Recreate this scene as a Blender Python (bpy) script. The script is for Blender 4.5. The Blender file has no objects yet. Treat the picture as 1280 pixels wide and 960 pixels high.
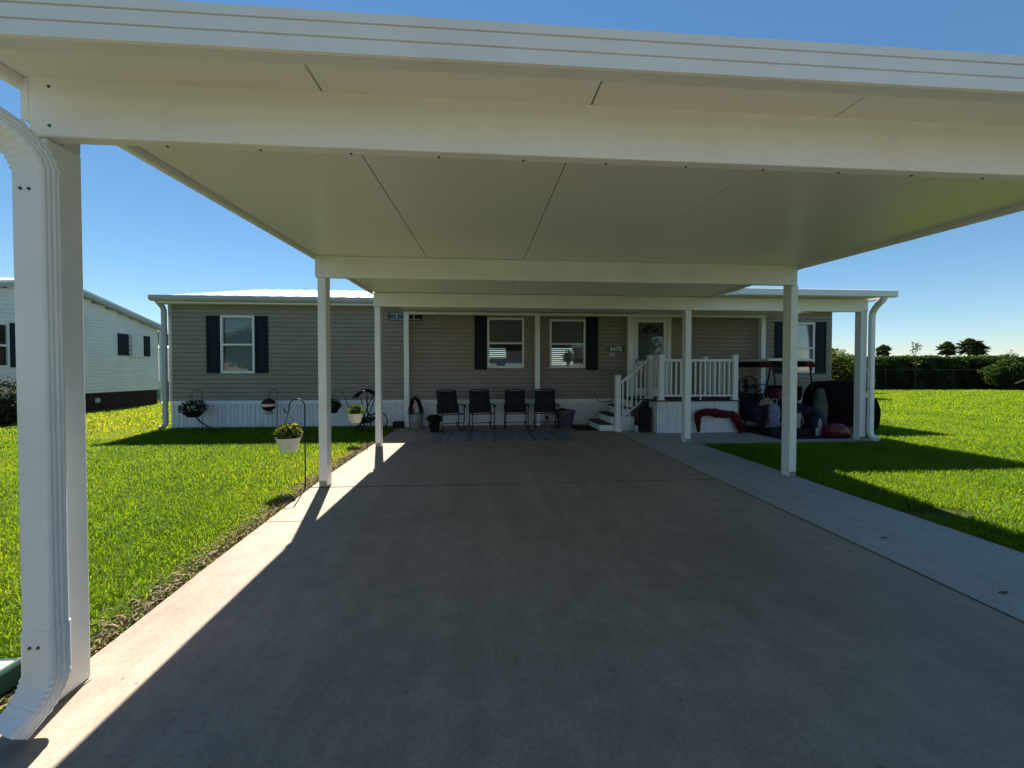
import bpy, math, random
import numpy as np
from mathutils import Vector, Matrix
R = math.radians
rng = np.random.default_rng(7)
random.seed(7)
scn = bpy.context.scene
COL = scn.collection

# ------------------------------------------------------------------ camera, sky, sun, exposure
cd = bpy.data.cameras.new('camera'); cam = bpy.data.objects.new('camera', cd); COL.objects.link(cam)
cam.location = (0, 0, 1.5); cam.rotation_euler = (R(89.0), 0, R(-4.05))
cd.sensor_fit = 'HORIZONTAL'; cd.sensor_width = 36; cd.lens = 13.5; cd.shift_y = -0.00595
cd.clip_start = 0.02; cd.clip_end = 3000
scn.camera = cam
SUN_EL, SUN_AZ = R(57), R(-15)          # azimuth from +Y, negative = towards -X
world = bpy.data.worlds.new('World'); scn.world = world; world.use_nodes = True
wn = world.node_tree; bg = wn.nodes['Background']
sky = wn.nodes.new('ShaderNodeTexSky'); sky.sky_type = 'NISHITA'; sky.sun_disc = False
sky.sun_elevation = SUN_EL; sky.sun_rotation = SUN_AZ; sky.air_density = 1.0; sky.dust_density = 0.0; sky.ozone_density = 4.0
hsv = wn.nodes.new('ShaderNodeHueSaturation'); hsv.inputs['Saturation'].default_value = 1.12; hsv.inputs['Hue'].default_value = 0.492
wn.links.new(sky.outputs[0], hsv.inputs['Color']); wn.links.new(hsv.outputs[0], bg.inputs[0]); bg.inputs[1].default_value = 0.050
sd = bpy.data.lights.new('sun', 'SUN'); sun = bpy.data.objects.new('sun', sd); COL.objects.link(sun)
sd.energy = 4.8; sd.angle = R(0.53); sd.color = (1.0, 0.95, 0.87)
to_sun = Vector((math.sin(SUN_AZ) * math.cos(SUN_EL), math.cos(SUN_AZ) * math.cos(SUN_EL), math.sin(SUN_EL)))
sun.rotation_euler = to_sun.to_track_quat('Z', 'Y').to_euler(); sun.location = to_sun * 60
scn.view_settings.view_transform = 'Standard'; scn.view_settings.look = 'None'
scn.view_settings.gamma = 1; scn.view_settings.exposure = 1.35
scn.render.engine = 'CYCLES'
scn.cycles.max_bounces = 8; scn.cycles.diffuse_bounces = 5; scn.cycles.transparent_max_bounces = 12

# ------------------------------------------------------------------ materials
def newmat(name):
    m = bpy.data.materials.new(name); m.use_nodes = True
    return m, m.node_tree, m.node_tree.nodes['Principled BSDF']
def N(nt, t, **kw):
    n = nt.nodes.new(t)
    for k, v in kw.items(): setattr(n, k, v)
    return n
def c4(c, f=1.0): return (c[0] * f, c[1] * f, c[2] * f, 1)
def noise(nt, vec, scale, detail=4, rough=.55):
    n = N(nt, 'ShaderNodeTexNoise'); n.inputs['Scale'].default_value = scale; n.inputs['Detail'].default_value = detail
    n.inputs['Roughness'].default_value = rough; nt.links.new(vec, n.inputs['Vector']); return n
def ramp(nt, fac, stops):
    r = N(nt, 'ShaderNodeValToRGB'); e = r.color_ramp.elements
    while len(e) < len(stops): e.new(0.5)
    for i, (p, c) in enumerate(stops): e[i].position = p; e[i].color = c
    nt.links.new(fac, r.inputs[0]); return r
def mixc(nt, fac, a, b, mode='MIX'):
    m = N(nt, 'ShaderNodeMix', data_type='RGBA', blend_type=mode)
    if isinstance(fac, (int, float)): m.inputs[0].default_value = fac
    else: nt.links.new(fac, m.inputs[0])
    for i, v in ((6, a), (7, b)):
        if isinstance(v, tuple): m.inputs[i].default_value = v
        else: nt.links.new(v, m.inputs[i])
    return m.outputs[2]
def pos(nt, scale=(1, 1, 1)):
    g = N(nt, 'ShaderNodeNewGeometry'); mp = N(nt, 'ShaderNodeMapping'); mp.inputs['Scale'].default_value = scale
    nt.links.new(g.outputs['Position'], mp.inputs[0]); return mp.outputs[0]
def bump(nt, b, h, strength, dist=.01):
    n = N(nt, 'ShaderNodeBump'); n.inputs['Strength'].default_value = strength; n.inputs['Distance'].default_value = dist
    nt.links.new(h, n.inputs['Height']); nt.links.new(n.outputs[0], b.inputs['Normal'])
MATS = {}
def mat(name, col, rough=.6, var=.10, scale=3.0, bmp=0.0, bscale=80, metal=0.0, spec=.5, stretch=(1, 1, 1), dirt=None):
    if name in MATS: return MATS[name]
    m, nt, b = newmat(name); v = pos(nt, stretch)
    n = noise(nt, v, scale, 6)
    r = ramp(nt, n.outputs[0], [(.3, c4(col, 1 - var)), (.7, c4(col, 1 + var))])
    out = r.outputs[0]
    if dirt:
        n3 = noise(nt, pos(nt, (1, 1, 1)), dirt[1], 8, .7)
        r3 = ramp(nt, n3.outputs[0], [(.52, (0, 0, 0, 1)), (.75, (dirt[2],) * 3 + (1,))])
        out = mixc(nt, r3.outputs[0], out, c4(dirt[0]))
    nt.links.new(out, b.inputs['Base Color'])
    b.inputs['Roughness'].default_value = rough; b.inputs['Metallic'].default_value = metal
    b.inputs['Specular IOR Level'].default_value = spec
    n2 = noise(nt, v, scale * 3.1, 4)
    rr = N(nt, 'ShaderNodeMapRange'); rr.inputs[3].default_value = max(.03, rough - .08); rr.inputs[4].default_value = min(1, rough + .1)
    nt.links.new(n2.outputs[0], rr.inputs[0]); nt.links.new(rr.outputs[0], b.inputs['Roughness'])
    if bmp:
        nb = noise(nt, v, bscale, 3); bump(nt, b, nb.outputs[0], bmp)
    MATS[name] = m; return m

white_al = mat('painted_aluminium', (.83, .835, .815), .38, .03, 2, .08, 350, dirt=((.50, .47, .40), 2.2, .25))
ceil_m = mat('ceiling_panel', (.80, .785, .72), .27, .012, .35, 0)
_b = ceil_m.node_tree.nodes['Principled BSDF']; ceil_m.node_tree.links.remove(_b.inputs['Roughness'].links[0]); _b.inputs['Roughness'].default_value = .30
white_v = mat('white_vinyl', (.78, .79, .78), .42, .04, 3, .0, dirt=((.45, .43, .38), 3.0, .3))
skirt_m = mat('skirt_vinyl', (.70, .72, .73), .45, .05, 3, .0, dirt=((.36, .34, .28), 2.6, .45))
taupe = mat('taupe_vinyl_siding', (.30, .264, .214), .55, .07, 1.3, .15, 140, stretch=(.4, 1, 3), dirt=((.16, .15, .13), 1.5, .3), spec=.15)
nb_siding = mat('neighbour_siding', (.82, .82, .80), .5, .05, 1.5, .1, 100, dirt=((.42, .40, .36), 1.2, .4))
shutter_m = mat('shutter_green', (.006, .016, .021), .5, .12, 4, spec=.15)
black_m = mat('black_metal', (.014, .014, .016), .42, .2, 9, spec=.15)
sling_m = mat('sling_fabric', (.026, .027, .031), .75, .18, 40, .35, 500, spec=.15)
black_cloth = mat('black_cloth', (.006, .006, .007), .9, .3, 6, .3, 60, spec=.05)
deck_m = mat('deck_board', (.050, .045, .043), .6, .25, 5, .2, 90, stretch=(.3, 3, 3), spec=.15)
dirt_bare = mat('bare_metal', (.30, .28, .25), .45, .3, 12, .2, 90, metal=.6, dirt=((.14, .10, .07), 9, .6))
roof_m = mat('white_roof', (.80, .80, .79), .45, .04, 1.2)
gut_m = mat('grey_gutter', (.42, .43, .42), .45, .08, 2)
red_m = mat('red_cloth', (.085, .008, .010), .75, .35, 7, .4, 40, spec=.15)
redp_m = mat('red_plastic', (.13, .008, .010), .4, .15, 8)
tan_m = mat('tan_body', (.15, .13, .10), .35, .1, 4)
navy_m = mat('navy', (.018, .022, .05), .5, .2, 5, spec=.15)
maroon_m = mat('maroon_bag', (.13, .03, .055), .65, .25, 9, .3, 60, spec=.15)
grey_m = mat('grey_canvas', (.085, .09, .085), .7, .2, 7, .3, 60, spec=.15)
tyre_m = mat('tyre', (.02, .02, .02), .8, .15, 12, .2, 60, spec=.15)
zinc_m = mat('zinc', (.33, .35, .37), .45, .2, 7, .15, 30, metal=.5)
pot_white = mat('pot_white', (.72, .68, .58), .5, .06, 6, dirt=((.42, .37, .28), 9, .5))
pot_purple = mat('pot_purple', (.10, .09, .13), .5, .2, 5)
brown_skirt = mat('brown_skirt', (.040, .024, .020), .75, .25, 3, .3, 40, spec=.15)
green_bin = mat('green_bin', (.015, .13, .10), .45, .1, 4)
green_blk = mat('splash_green', (.022, .06, .045), .5, .2, 6, .2, 40, spec=.15)
trunk_m = mat('bark', (.13, .105, .08), .9, .3, 9, .6, 25, spec=.15)
int_m = mat('interior_paint', (.42, .40, .36), .8, .05, 1)
blind_m = mat('blind', (.80, .81, .80), .55, .03, 2)
blue_m = mat('pale_blue_fabric', (.30, .42, .62), .8, .1, 5)
sign_green = mat('sign_green', (.004, .16, .075), .4, .08, 9)
sign_white = mat('sign_white', (.8, .8, .8), .4, .02, 5)
door_m = mat('door_paint', (.20, .21, .22), .45, .05, 3)
dark_glass = mat('dark_pane', (.01, .01, .012), .08, .1, 3)
screw_m = mat('screw', (.10, .09, .08), .4, .3, 40, metal=.7)
orange_m = mat('orange', (.20, .07, .03), .5, .1, 9)
mat_m = mat('doormat', (.022, .02, .02), .95, .3, 60, .5, 200, spec=.15)
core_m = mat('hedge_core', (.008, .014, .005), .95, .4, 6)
thatch_m = mat('dead_thatch', (.20, .145, .085), .95, .45, 30)
lamp_m = mat('lamp_grey', (.4, .4, .38), .4, .1, 5)

def concrete(name, base, streak, seed):
    m, nt, b = newmat(name)
    v = pos(nt); n1 = noise(nt, v, .55, 7, .62); n2 = noise(nt, v, 5.5, 7, .68); n3 = noise(nt, v, 190, 3)
    vs = pos(nt, (2.4, .22, 1)); n4 = noise(nt, vs, 1.5, 6, .65)
    a = ramp(nt, n1.outputs[0], [(.28, c4(base, .72)), (.5, c4(base, .97)), (.72, c4(base, 1.02))]).outputs[0]
    m2 = ramp(nt, n2.outputs[0], [(.3, (.66, .65, .63, 1)), (.62, (1, 1, 1, 1))]).outputs[0]
    a = mixc(nt, .75, a, m2, 'MULTIPLY')
    m4 = ramp(nt, n4.outputs[0], [(.40, (streak, streak, streak * .97, 1)), (.62, (1, 1, 1, 1))]).outputs[0]
    a = mixc(nt, .35, a, m4, 'MULTIPLY')
    vt = pos(nt, (6, .5, 1)); n6 = noise(nt, vt, 1.6, 8, .75); nm = noise(nt, pos(nt, (.9, .35, 1)), .8, 3)
    ms = ramp(nt, nm.outputs[0], [(.50, (0, 0, 0, 1)), (.72, (.38, .38, .38, 1))]).outputs[0]
    m6 = ramp(nt, n6.outputs[0], [(.42, (.55, .54, .52, 1)), (.56, (1, 1, 1, 1))]).outputs[0]
    a = mixc(nt, ms, a, mixc(nt, 1.0, a, m6, 'MULTIPLY'))
    m3 = ramp(nt, n3.outputs[0], [(.35, (.86, .86, .86, 1)), (.65, (1.05, 1.05, 1.05, 1))]).outputs[0]
    a = mixc(nt, 1.0, a, m3, 'MULTIPLY')
    n7 = noise(nt, v, 46, 6, .75); m7 = ramp(nt, n7.outputs[0], [(.34, (.74, .73, .70, 1)), (.58, (1.04, 1.04, 1.04, 1))]).outputs[0]
    a = mixc(nt, .8, a, m7, 'MULTIPLY')
    n5 = noise(nt, v, 23, 2, .4)
    sp = ramp(nt, n5.outputs[0], [(.73, (0, 0, 0, 1)), (.77, (.75, .75, .75, 1))]).outputs[0]
    a = mixc(nt, sp, a, c4(base, .33))
    nt.links.new(a, b.inputs['Base Color'])
    rr = ramp(nt, n2.outputs[0], [(.3, (.52,) * 3 + (1,)), (.7, (.74,) * 3 + (1,))]); nt.links.new(rr.outputs[0], b.inputs['Roughness'])
    b.inputs['Specular IOR Level'].default_value = .35
    bump(nt, b, n3.outputs[0], .25, .003)
    return m
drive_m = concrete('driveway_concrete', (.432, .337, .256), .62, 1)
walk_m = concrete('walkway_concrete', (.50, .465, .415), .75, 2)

def leafmat(name, stops, transl=.45, patch=.35, straw=None):
    m, nt, b = newmat(name)
    at = N(nt, 'ShaderNodeAttribute'); at.attribute_name = 'tint'
    v = pos(nt); n = noise(nt, v, patch, 5, .6)
    ad = N(nt, 'ShaderNodeMath', operation='MULTIPLY_ADD'); nt.links.new(n.outputs[0], ad.inputs[0]); ad.inputs[1].default_value = .9
    sb = N(nt, 'ShaderNodeMath', operation='SUBTRACT'); nt.links.new(at.outputs['Fac'], sb.inputs[0]); sb.inputs[1].default_value = .45
    nt.links.new(sb.outputs[0], ad.inputs[2])
    r = ramp(nt, ad.outputs[0], stops)
    b.inputs['Roughness'].default_value = .55; b.inputs['Specular IOR Level'].default_value = .18
    nt.links.new(r.outputs[0], b.inputs['Base Color'])
    t = N(nt, 'ShaderNodeBsdfTranslucent'); hs = mixc(nt, 1.0, r.outputs[0], (2.1, 1.85, .40, 1), 'MULTIPLY'); nt.links.new(hs, t.inputs[0])
    mx = N(nt, 'ShaderNodeMixShader'); mx.inputs[0].default_value = transl
    nt.links.new(b.outputs[0], mx.inputs[1]); nt.links.new(t.outputs[0], mx.inputs[2])
    nt.links.new(mx.outputs[0], nt.nodes['Material Output'].inputs[0])
    return m
grass_m = leafmat('grass_blade', [(.0, (.030, .066, .003, 1)), (.35, (.088, .178, .003, 1)), (.65, (.170, .255, .004, 1)), (.85, (.28, .28, .035, 1)), (1.0, (.36, .27, .11, 1))], .55, .55)
hedge_m = leafmat('hedge_leaf', [(.0, (.010, .028, .006, 1)), (.5, (.028, .062, .012, 1)), (1.0, (.09, .13, .03, 1))], .3, .5)
shrub_m = leafmat('shrub_leaf', [(.0, (.02, .045, .008, 1)), (.5, (.06, .10, .02, 1)), (1.0, (.17, .19, .06, 1))], .4, .8)
dark_leaf = leafmat('dark_leaf', [(.0, (.006, .012, .005, 1)), (.6, (.018, .03, .010, 1)), (1.0, (.05, .06, .025, 1))], .2, 3)
pot_leaf = leafmat('pot_leaf', [(.0, (.018, .04, .008, 1)), (.5, (.06, .095, .018, 1)), (.8, (.13, .15, .04, 1)), (1.0, (.45, .38, .12, 1))], .35, 4)
palm_m = leafmat('palm_leaf', [(.0, (.012, .022, .010, 1)), (.6, (.035, .05, .02, 1)), (1.0, (.09, .085, .04, 1))], .2, 1)

def groundmat():
    m, nt, b = newmat('lawn_soil'); v = pos(nt)
    n1 = noise(nt, v, .5, 6); n2 = noise(nt, v, 38, 5, .7)
    a = ramp(nt, n1.outputs[0], [(.3, (.040, .070, .012, 1)), (.6, (.075, .095, .018, 1)), (.8, (.13, .12, .04, 1))]).outputs[0]
    c = ramp(nt, n2.outputs[0], [(.3, (.35, .33, .3, 1)), (.7, (1.1, 1.1, 1.0, 1))]).outputs[0]
    a = mixc(nt, .9, a, c, 'MULTIPLY'); nt.links.new(a, b.inputs['Base Color']); b.inputs['Roughness'].default_value = .95
    b.inputs['Specular IOR Level'].default_value = .1
    bump(nt, b, n2.outputs[0], .8, .03); return m
ground_m = groundmat()
def glassmat():
    m, nt, b = newmat('window_glass'); nt.nodes.remove(b)
    t = N(nt, 'ShaderNodeBsdfTransparent'); t.inputs[0].default_value = (.82, .86, .86, 1)
    g = N(nt, 'ShaderNodeBsdfGlossy'); g.inputs['Roughness'].default_value = .015
    f = N(nt, 'ShaderNodeFresnel'); f.inputs[0].default_value = 1.5
    n = noise(nt, pos(nt), 2.2, 2); bp = N(nt, 'ShaderNodeBump'); bp.inputs['Strength'].default_value = .03; nt.links.new(n.outputs[0], bp.inputs['Height'])
    nt.links.new(bp.outputs[0], g.inputs['Normal'])
    mx = N(nt, 'ShaderNodeMixShader'); nt.links.new(f.outputs[0], mx.inputs[0]); nt.links.new(t.outputs[0], mx.inputs[1]); nt.links.new(g.outputs[0], mx.inputs[2])
    nt.links.new(mx.outputs[0], nt.nodes['Material Output'].inputs[0]); return m
glass_m = glassmat()
def rugmat():
    m, nt, b = newmat('striped_rug'); v = pos(nt, (1, .015, 0))
    n = noise(nt, v, 7, 4); n2 = noise(nt, pos(nt), 120, 3)
    a = ramp(nt, n.outputs[0], [(.34, (.075, .080, .090, 1)), (.45, (.15, .155, .165, 1)), (.55, (.24, .245, .25, 1)), (.66, (.11, .12, .135, 1))]).outputs[0]
    c = ramp(nt, n2.outputs[0], [(.3, (.7, .7, .7, 1)), (.7, (1.1, 1.1, 1.1, 1))]).outputs[0]
    a = mixc(nt, 1.0, a, c, 'MULTIPLY'); nt.links.new(a, b.inputs['Base Color']); b.inputs['Roughness'].default_value = .95
    bump(nt, b, n2.outputs[0], .5, .004); return m
rug_m = rugmat()
def floralmat():
    m, nt, b = newmat('floral_print'); v = pos(nt)
    vo = N(nt, 'ShaderNodeTexVoronoi'); vo.inputs['Scale'].default_value = 14; nt.links.new(v, vo.inputs['Vector'])
    n = noise(nt, v, 7, 4)
    a = ramp(nt, n.outputs[0], [(.35, (.30, .11, .17, 1)), (.45, (.36, .33, .38, 1)), (.55, (.10, .17, .29, 1)), (.68, (.33, .35, .40, 1))]).outputs[0]
    c = ramp(nt, vo.outputs['Distance'], [(.2, (1, 1, 1, 1)), (.6, (.55, .5, .62, 1))]).outputs[0]
    a = mixc(nt, .8, a, c, 'MULTIPLY'); nt.links.new(a, b.inputs['Base Color']); b.inputs['Roughness'].default_value = .7; return m
floral_m = floralmat()

# ------------------------------------------------------------------ mesh building
OFF = {}
class MB:
    def __init__(s): s.v = []; s.f = []
    def add(s, vs, fs):
        o = len(s.v); s.v += [tuple(map(float, p)) for p in vs]; s.f += [tuple(i + o for i in f) for f in fs]; return s
    def hexa(s, p):      # 4 bottom (ccw), 4 top
        return s.add(p, [(3, 2, 1, 0), (4, 5, 6, 7), (0, 1, 5, 4), (1, 2, 6, 5), (2, 3, 7, 6), (3, 0, 4, 7)])
    def box(s, x0, x1, y0, y1, z0, z1):
        return s.hexa([(x0, y0, z0), (x1, y0, z0), (x1, y1, z0), (x0, y1, z0), (x0, y0, z1), (x1, y0, z1), (x1, y1, z1), (x0, y1, z1)])
    def bar(s, a, b, w, h, up=(0, 0, 1)):   # rectangular bar from a to b
        a = Vector(a); b = Vector(b); d = (b - a).normalized(); u = Vector(up); sd_ = d.cross(u)
        if sd_.length < 1e-4: sd_ = Vector((1, 0, 0))
        sd_.normalize(); u = sd_.cross(d)
        q = [sd_ * (i * w / 2) + u * (j * h / 2) for i, j in ((-1, -1), (1, -1), (1, 1), (-1, 1))]
        return s.hexa([a + k for k in q] + [b + k for k in q])
    def tube(s, pts, r, n=8, cap=True):
        pts = [Vector(p) for p in pts]; m = len(pts); rs = r if isinstance(r, (list, tuple)) else [r] * m
        t0 = (pts[1] - pts[0]).normalized(); nr = t0.orthogonal().normalized(); rings = []
        for i, p in enumerate(pts):
            t = ((pts[min(i + 1, m - 1)] - pts[max(i - 1, 0)])).normalized()
            nr = (nr - t * nr.dot(t)); nr = nr.normalized() if nr.length > 1e-6 else t.orthogonal().normalized()
            bn = t.cross(nr)
            rings.append([p + (nr * math.cos(2 * math.pi * k / n) + bn * math.sin(2 * math.pi * k / n)) * rs[i] for k in range(n)])
        vs = [v for rg in rings for v in rg]; fs = []
        for i in range(m - 1):
            for k in range(n):
                fs.append((i * n + k, i * n + (k + 1) % n, (i + 1) * n + (k + 1) % n, (i + 1) * n + k))
        if cap: fs += [tuple(reversed(range(n))), tuple((m - 1) * n + k for k in range(n))]
        return s.add(vs, fs)
    def lathe(s, prof, n=20, c=(0, 0, 0)):
        vs = []; fs = []; m = len(prof)
        for r, z in prof:
            for k in range(n): vs.append((c[0] + r * math.cos(2 * math.pi * k / n), c[1] + r * math.sin(2 * math.pi * k / n), c[2] + z))
        for i in range(m - 1):
            for k in range(n): fs.append((i * n + k, i * n + (k + 1) % n, (i + 1) * n + (k + 1) % n, (i + 1) * n + k))
        fs += [tuple(reversed(range(n))), tuple((m - 1) * n + k for k in range(n))]
        return s.add(vs, fs)
    def prism(s, poly, axis, a, b):   # poly in the two other axes
        def P(u, v, t): return {'x': (t, u, v), 'y': (u, t, v), 'z': (u, v, t)}[axis]
        n = len(poly); vs = [P(u, v, a) for u, v in poly] + [P(u, v, b) for u, v in poly]
        fs = [tuple(range(n)), tuple(range(2 * n - 1, n - 1, -1))] + [(i, i + n, (i + 1) % n + n, (i + 1) % n) for i in range(n)]
        return s.add(vs, fs)
    def build(s, name, m, parent=None, smooth=False, bevel=0, kind=None, seg=2):
        me = bpy.data.meshes.new(name); o = OFF.get(parent, (0, 0, 0)) if parent else (0, 0, 0)
        me.from_pydata([(x - o[0], y - o[1], z - o[2]) for x, y, z in s.v], [], s.f)
        import bmesh
        bm = bmesh.new(); bm.from_mesh(me); bmesh.ops.recalc_face_normals(bm, faces=bm.faces); bm.to_mesh(me); bm.free()
        me.materials.append(m)
        if smooth: me.polygons.foreach_set('use_smooth', [True] * len(me.polygons))
        ob = bpy.data.objects.new(name, me); COL.objects.link(ob)
        if parent: ob.parent = parent; OFF[ob] = o
        if bevel:
            bv = ob.modifiers.new('bevel', 'BEVEL'); bv.width = bevel; bv.segments = seg; bv.limit_method = 'ANGLE'
        if smooth and smooth != 'all':
            try: me.set_sharp_from_angle(angle=R(40))
            except Exception: pass
        if kind: ob['kind'] = kind
        return ob
def tag(o, label, cat, group=None, kind=None):
    o['label'] = label; o['category'] = cat
    if group: o['group'] = group
    if kind: o['kind'] = kind
    return o
def thing(name, loc, label, cat, group=None, rotz=0, local=False):
    e = bpy.data.objects.new(name, None); COL.objects.link(e); e.location = loc; e.rotation_euler = (0, 0, rotz); e.empty_display_size = .2
    OFF[e] = (0, 0, 0) if local else tuple(loc)
    return tag(e, label, cat, group)
def copy_tree(o, parent=None):
    c = o.copy(); COL.objects.link(c); c.parent = parent
    for ch in list(o.children): copy_tree(ch, c)
    return c
def struct(name, loc=(0, 0, 0)):
    e = bpy.data.objects.new(name, None); COL.objects.link(e); e.location = loc; OFF[e] = tuple(loc); e['kind'] = 'structure'; return e
def rawmesh(name, V, F, m, parent=None, tint=None, kind=None):
    """V (n,3) array, F (k,3|4) array, offsets applied by caller"""
    o = np.array(OFF.get(parent, (0, 0, 0)) if parent else (0, 0, 0)); V = V - o
    me = bpy.data.meshes.new(name); n, k = F.shape
    me.vertices.add(len(V)); me.vertices.foreach_set('co', V.astype(np.float32).ravel())
    me.loops.add(n * k); me.loops.foreach_set('vertex_index', F.astype(np.int32).ravel())
    me.polygons.add(n); me.polygons.foreach_set('loop_start', (np.arange(n) * k).astype(np.int32))
    me.update(calc_edges=True); me.materials.append(m)
    if tint is not None:
        a = me.attributes.new('tint', 'FLOAT', 'POINT'); a.data.foreach_set('value', tint.astype(np.float32))
    ob = bpy.data.objects.new(name, me); COL.objects.link(ob)
    if parent: ob.parent = parent; OFF[ob] = tuple(o)
    if kind: ob['kind'] = kind
    return ob
def leaves(name, P, size, m, parent=None, kind=None, flat=0.0, tint0=0.0, aspect=.55):
    """diamond leaves at points P with random orientation"""
    n = len(P); d = rng.normal(size=(n, 3)); d[:, 2] *= (1 - flat); d /= np.linalg.norm(d, axis=1)[:, None]
    e = rng.normal(size=(n, 3)); e -= d * (e * d).sum(1)[:, None]; e /= np.linalg.norm(e, axis=1)[:, None]
    s = size * rng.uniform(.6, 1.35, n)[:, None]; nn = np.cross(d, e) * s * .12
    V = np.stack([P - d * s * .5, P + e * s * aspect * .5 + nn, P + d * s * .5, P - e * s * aspect * .5 + nn], 1).reshape(-1, 3)
    F = np.arange(4 * n).reshape(n, 4); t = np.clip(rng.normal(.5, .2, n) + tint0, 0, 1)
    return rawmesh(name, V, F, m, parent, np.repeat(t, 4), kind)

# ------------------------------------------------------------------ ground and paving
gmb = MB(); gmb.add([(-900, -300, -.03), (900, -300, -.03), (900, 1500, -.03), (-900, 1500, -.03)], [(0, 1, 2, 3)])
gr = gmb.build('ground', ground_m); gr['kind'] = 'structure'
drv = struct('driveway', (0, 5, 0))
def lx(y): return np.interp(y, [-3, 2, 3, 5.4, 8, 11], [-1.93, -2.05, -2.13, -2.26, -2.29, -2.30])
joints = [-3.0, 3.96, 5.10, 10.68]; g_ = .013
for a, b in zip(joints[:-1], joints[1:]):
    ga, gb = (.004 if abs(a - 3.96) < .01 else g_), (.004 if abs(b - 3.96) < .01 else g_)
    ys = np.linspace(a + ga, b - gb, 9); poly = [(lx(y), y) for y in ys] + [(3.204, b - gb), (3.204, a + ga)]
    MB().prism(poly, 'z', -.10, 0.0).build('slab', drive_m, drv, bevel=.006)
filler_m = mat('joint_dirt', (.035, .030, .024), .95, .3, 20, spec=.05)
MB().box(-2.24, 3.2, 5.088, 5.112, -.02, -.004).build('joint_filler', filler_m, drv); MB().box(3.206, 3.220, -3, 10.6, -.02, -.003).build('joint_filler', filler_m, drv)
wk = struct('walkway', (3.8, 5, 0))
for a, b in ((-3, -.6), (-.6, 5.30), (5.30, 7.62)):
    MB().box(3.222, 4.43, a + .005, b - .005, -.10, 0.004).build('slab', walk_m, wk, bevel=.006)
ps = struct('porch_slab', (6, 9, 0))
for x0, x1 in ((3.22, 5.9), (5.9, 8.55)):
    MB().box(x0 + g_, x1 - g_, 7.632, 10.68, -.10, 0.004).build('slab', walk_m, ps, bevel=.006)

# ------------------------------------------------------------------ carport
cp = thing('carport', (1.1, 4.6, 0), 'white aluminium flat-roofed carport over the concrete driveway', 'carport')
YK = [1.66, 5.10, 7.70]
def zu(y): return float(np.interp(y, [1.5, 1.84, 5.10, 7.72], [2.757, 2.79, 2.975, 3.052]))
def xl(y): return float(np.interp(y, [1.5, 5.1, 7.72], [-2.02, -2.17, -2.20]))
def xr(y): return float(np.interp(y, [1.5, 2.8, 5.1, 7.72], [4.28, 4.33, 4.42, 4.72]))
seams = [-.745, .515, 1.765, 3.035]
edges = [lambda y: xl(y) + .03] + [(lambda y, s=s: s) for s in seams] + [lambda y: xr(y) - .03]
def slabmesh(fa, fb, ys, za, zb):
    mb = MB(); vs = []; fs = []
    for y in ys: vs += [(fa(y), y, za(y)), (fb(y), y, za(y)), (fb(y), y, zb(y)), (fa(y), y, zb(y))]
    n = len(ys)
    for i in range(n - 1):
        for k in range(4): fs.append((i * 4 + k, i * 4 + (k + 1) % 4, (i + 1) * 4 + (k + 1) % 4, (i + 1) * 4 + k))
    fs += [(0, 1, 2, 3), tuple((n - 1) * 4 + k for k in (3, 2, 1, 0))]
    return mb.add(vs, fs)
for i in range(5):
    a, b = edges[i], edges[i + 1]
    slabmesh(lambda y: a(y) + .004, lambda y: b(y) - .004, YK, lambda y: zu(y), lambda y: zu(y) + .07).build('roof_panel', ceil_m, cp, bevel=.004)
slabmesh(xl, xr, [1.60] + YK[1:], lambda y: zu(y) + .072, lambda y: zu(y) + .080).build('roof_sheet', roof_m, cp)
slabmesh(lambda y: xl(y) - .012, lambda y: xl(y) + .028, YK, lambda y: zu(y) - .045, lambda y: zu(y) + .071).build('edge_rail', white_al, cp, bevel=.004)
slabmesh(lambda y: xr(y) - .028, lambda y: xr(y) + .012, YK, lambda y: zu(y) - .045, lambda y: zu(y) + .071).build('edge_rail', white_al, cp, bevel=.004)
# front gutter: ribbed fascia + slanted underside
pf = [(1.498, 2.690), (1.498, 2.706), (1.504, 2.709), (1.504, 2.748), (1.518, 2.749), (1.518, 2.753), (1.502, 2.754), (1.502, 2.803), (1.518, 2.804), (1.518, 2.808), (1.500, 2.809), (1.500, 2.844),
      (1.53, 2.844), (1.53, 2.74), (1.655, 2.775), (1.655, 2.758), (1.56, 2.712), (1.51, 2.688)]
MB().prism(pf, 'x', -2.06, 4.30).build('gutter', white_al, cp)
def shell_beam(x0, x1, y0, y1, z0, z1): return MB().box(x0, x1, y0, y1, z0, z1)
sm = MB(); sm.lathe([(.0, -.005), (.004, -.004), (.0065, -.001), (.0065, .003)], 10)
screw_me = sm.build('screw', screw_m, None, smooth=True); SCREW = screw_me.data; bpy.data.objects.remove(screw_me)
def screw(p, parent, face='y'):
    o = bpy.data.objects.new('screw', SCREW); COL.objects.link(o); o.parent = parent; f = OFF.get(parent, (0, 0, 0))
    o.location = [p[i] - f[i] for i in range(3)]
    if face == 'y': o.rotation_euler = (R(-90), 0, 0)
    return o
MB().box(-2.02, -1.987, 1.842, 1.93, 2.60, 2.785).build('end_cap', white_al, cp, bevel=.004)
fb = shell_beam(-1.985, 4.27, 1.84, 1.90, 2.53, 2.787).build('front_beam', white_al, cp, bevel=.006)
for z in (2.745, 2.575): screw((-1.90, 1.838, z), fb)
for i in range(14): screw((-1.45 + i * .41, 1.885, 2.529), fb, 'z')
mbm = shell_beam(-2.16, 4.35, 5.08, 5.15, 2.70, 2.972).build('middle_beam', white_al, cp, bevel=.006)
for x in (-2.07, 4.27):
    for z in (2.93, 2.75): screw((x, 5.078, z), mbm)
screw((-1.15, 5.078, 2.78), mbm)
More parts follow.
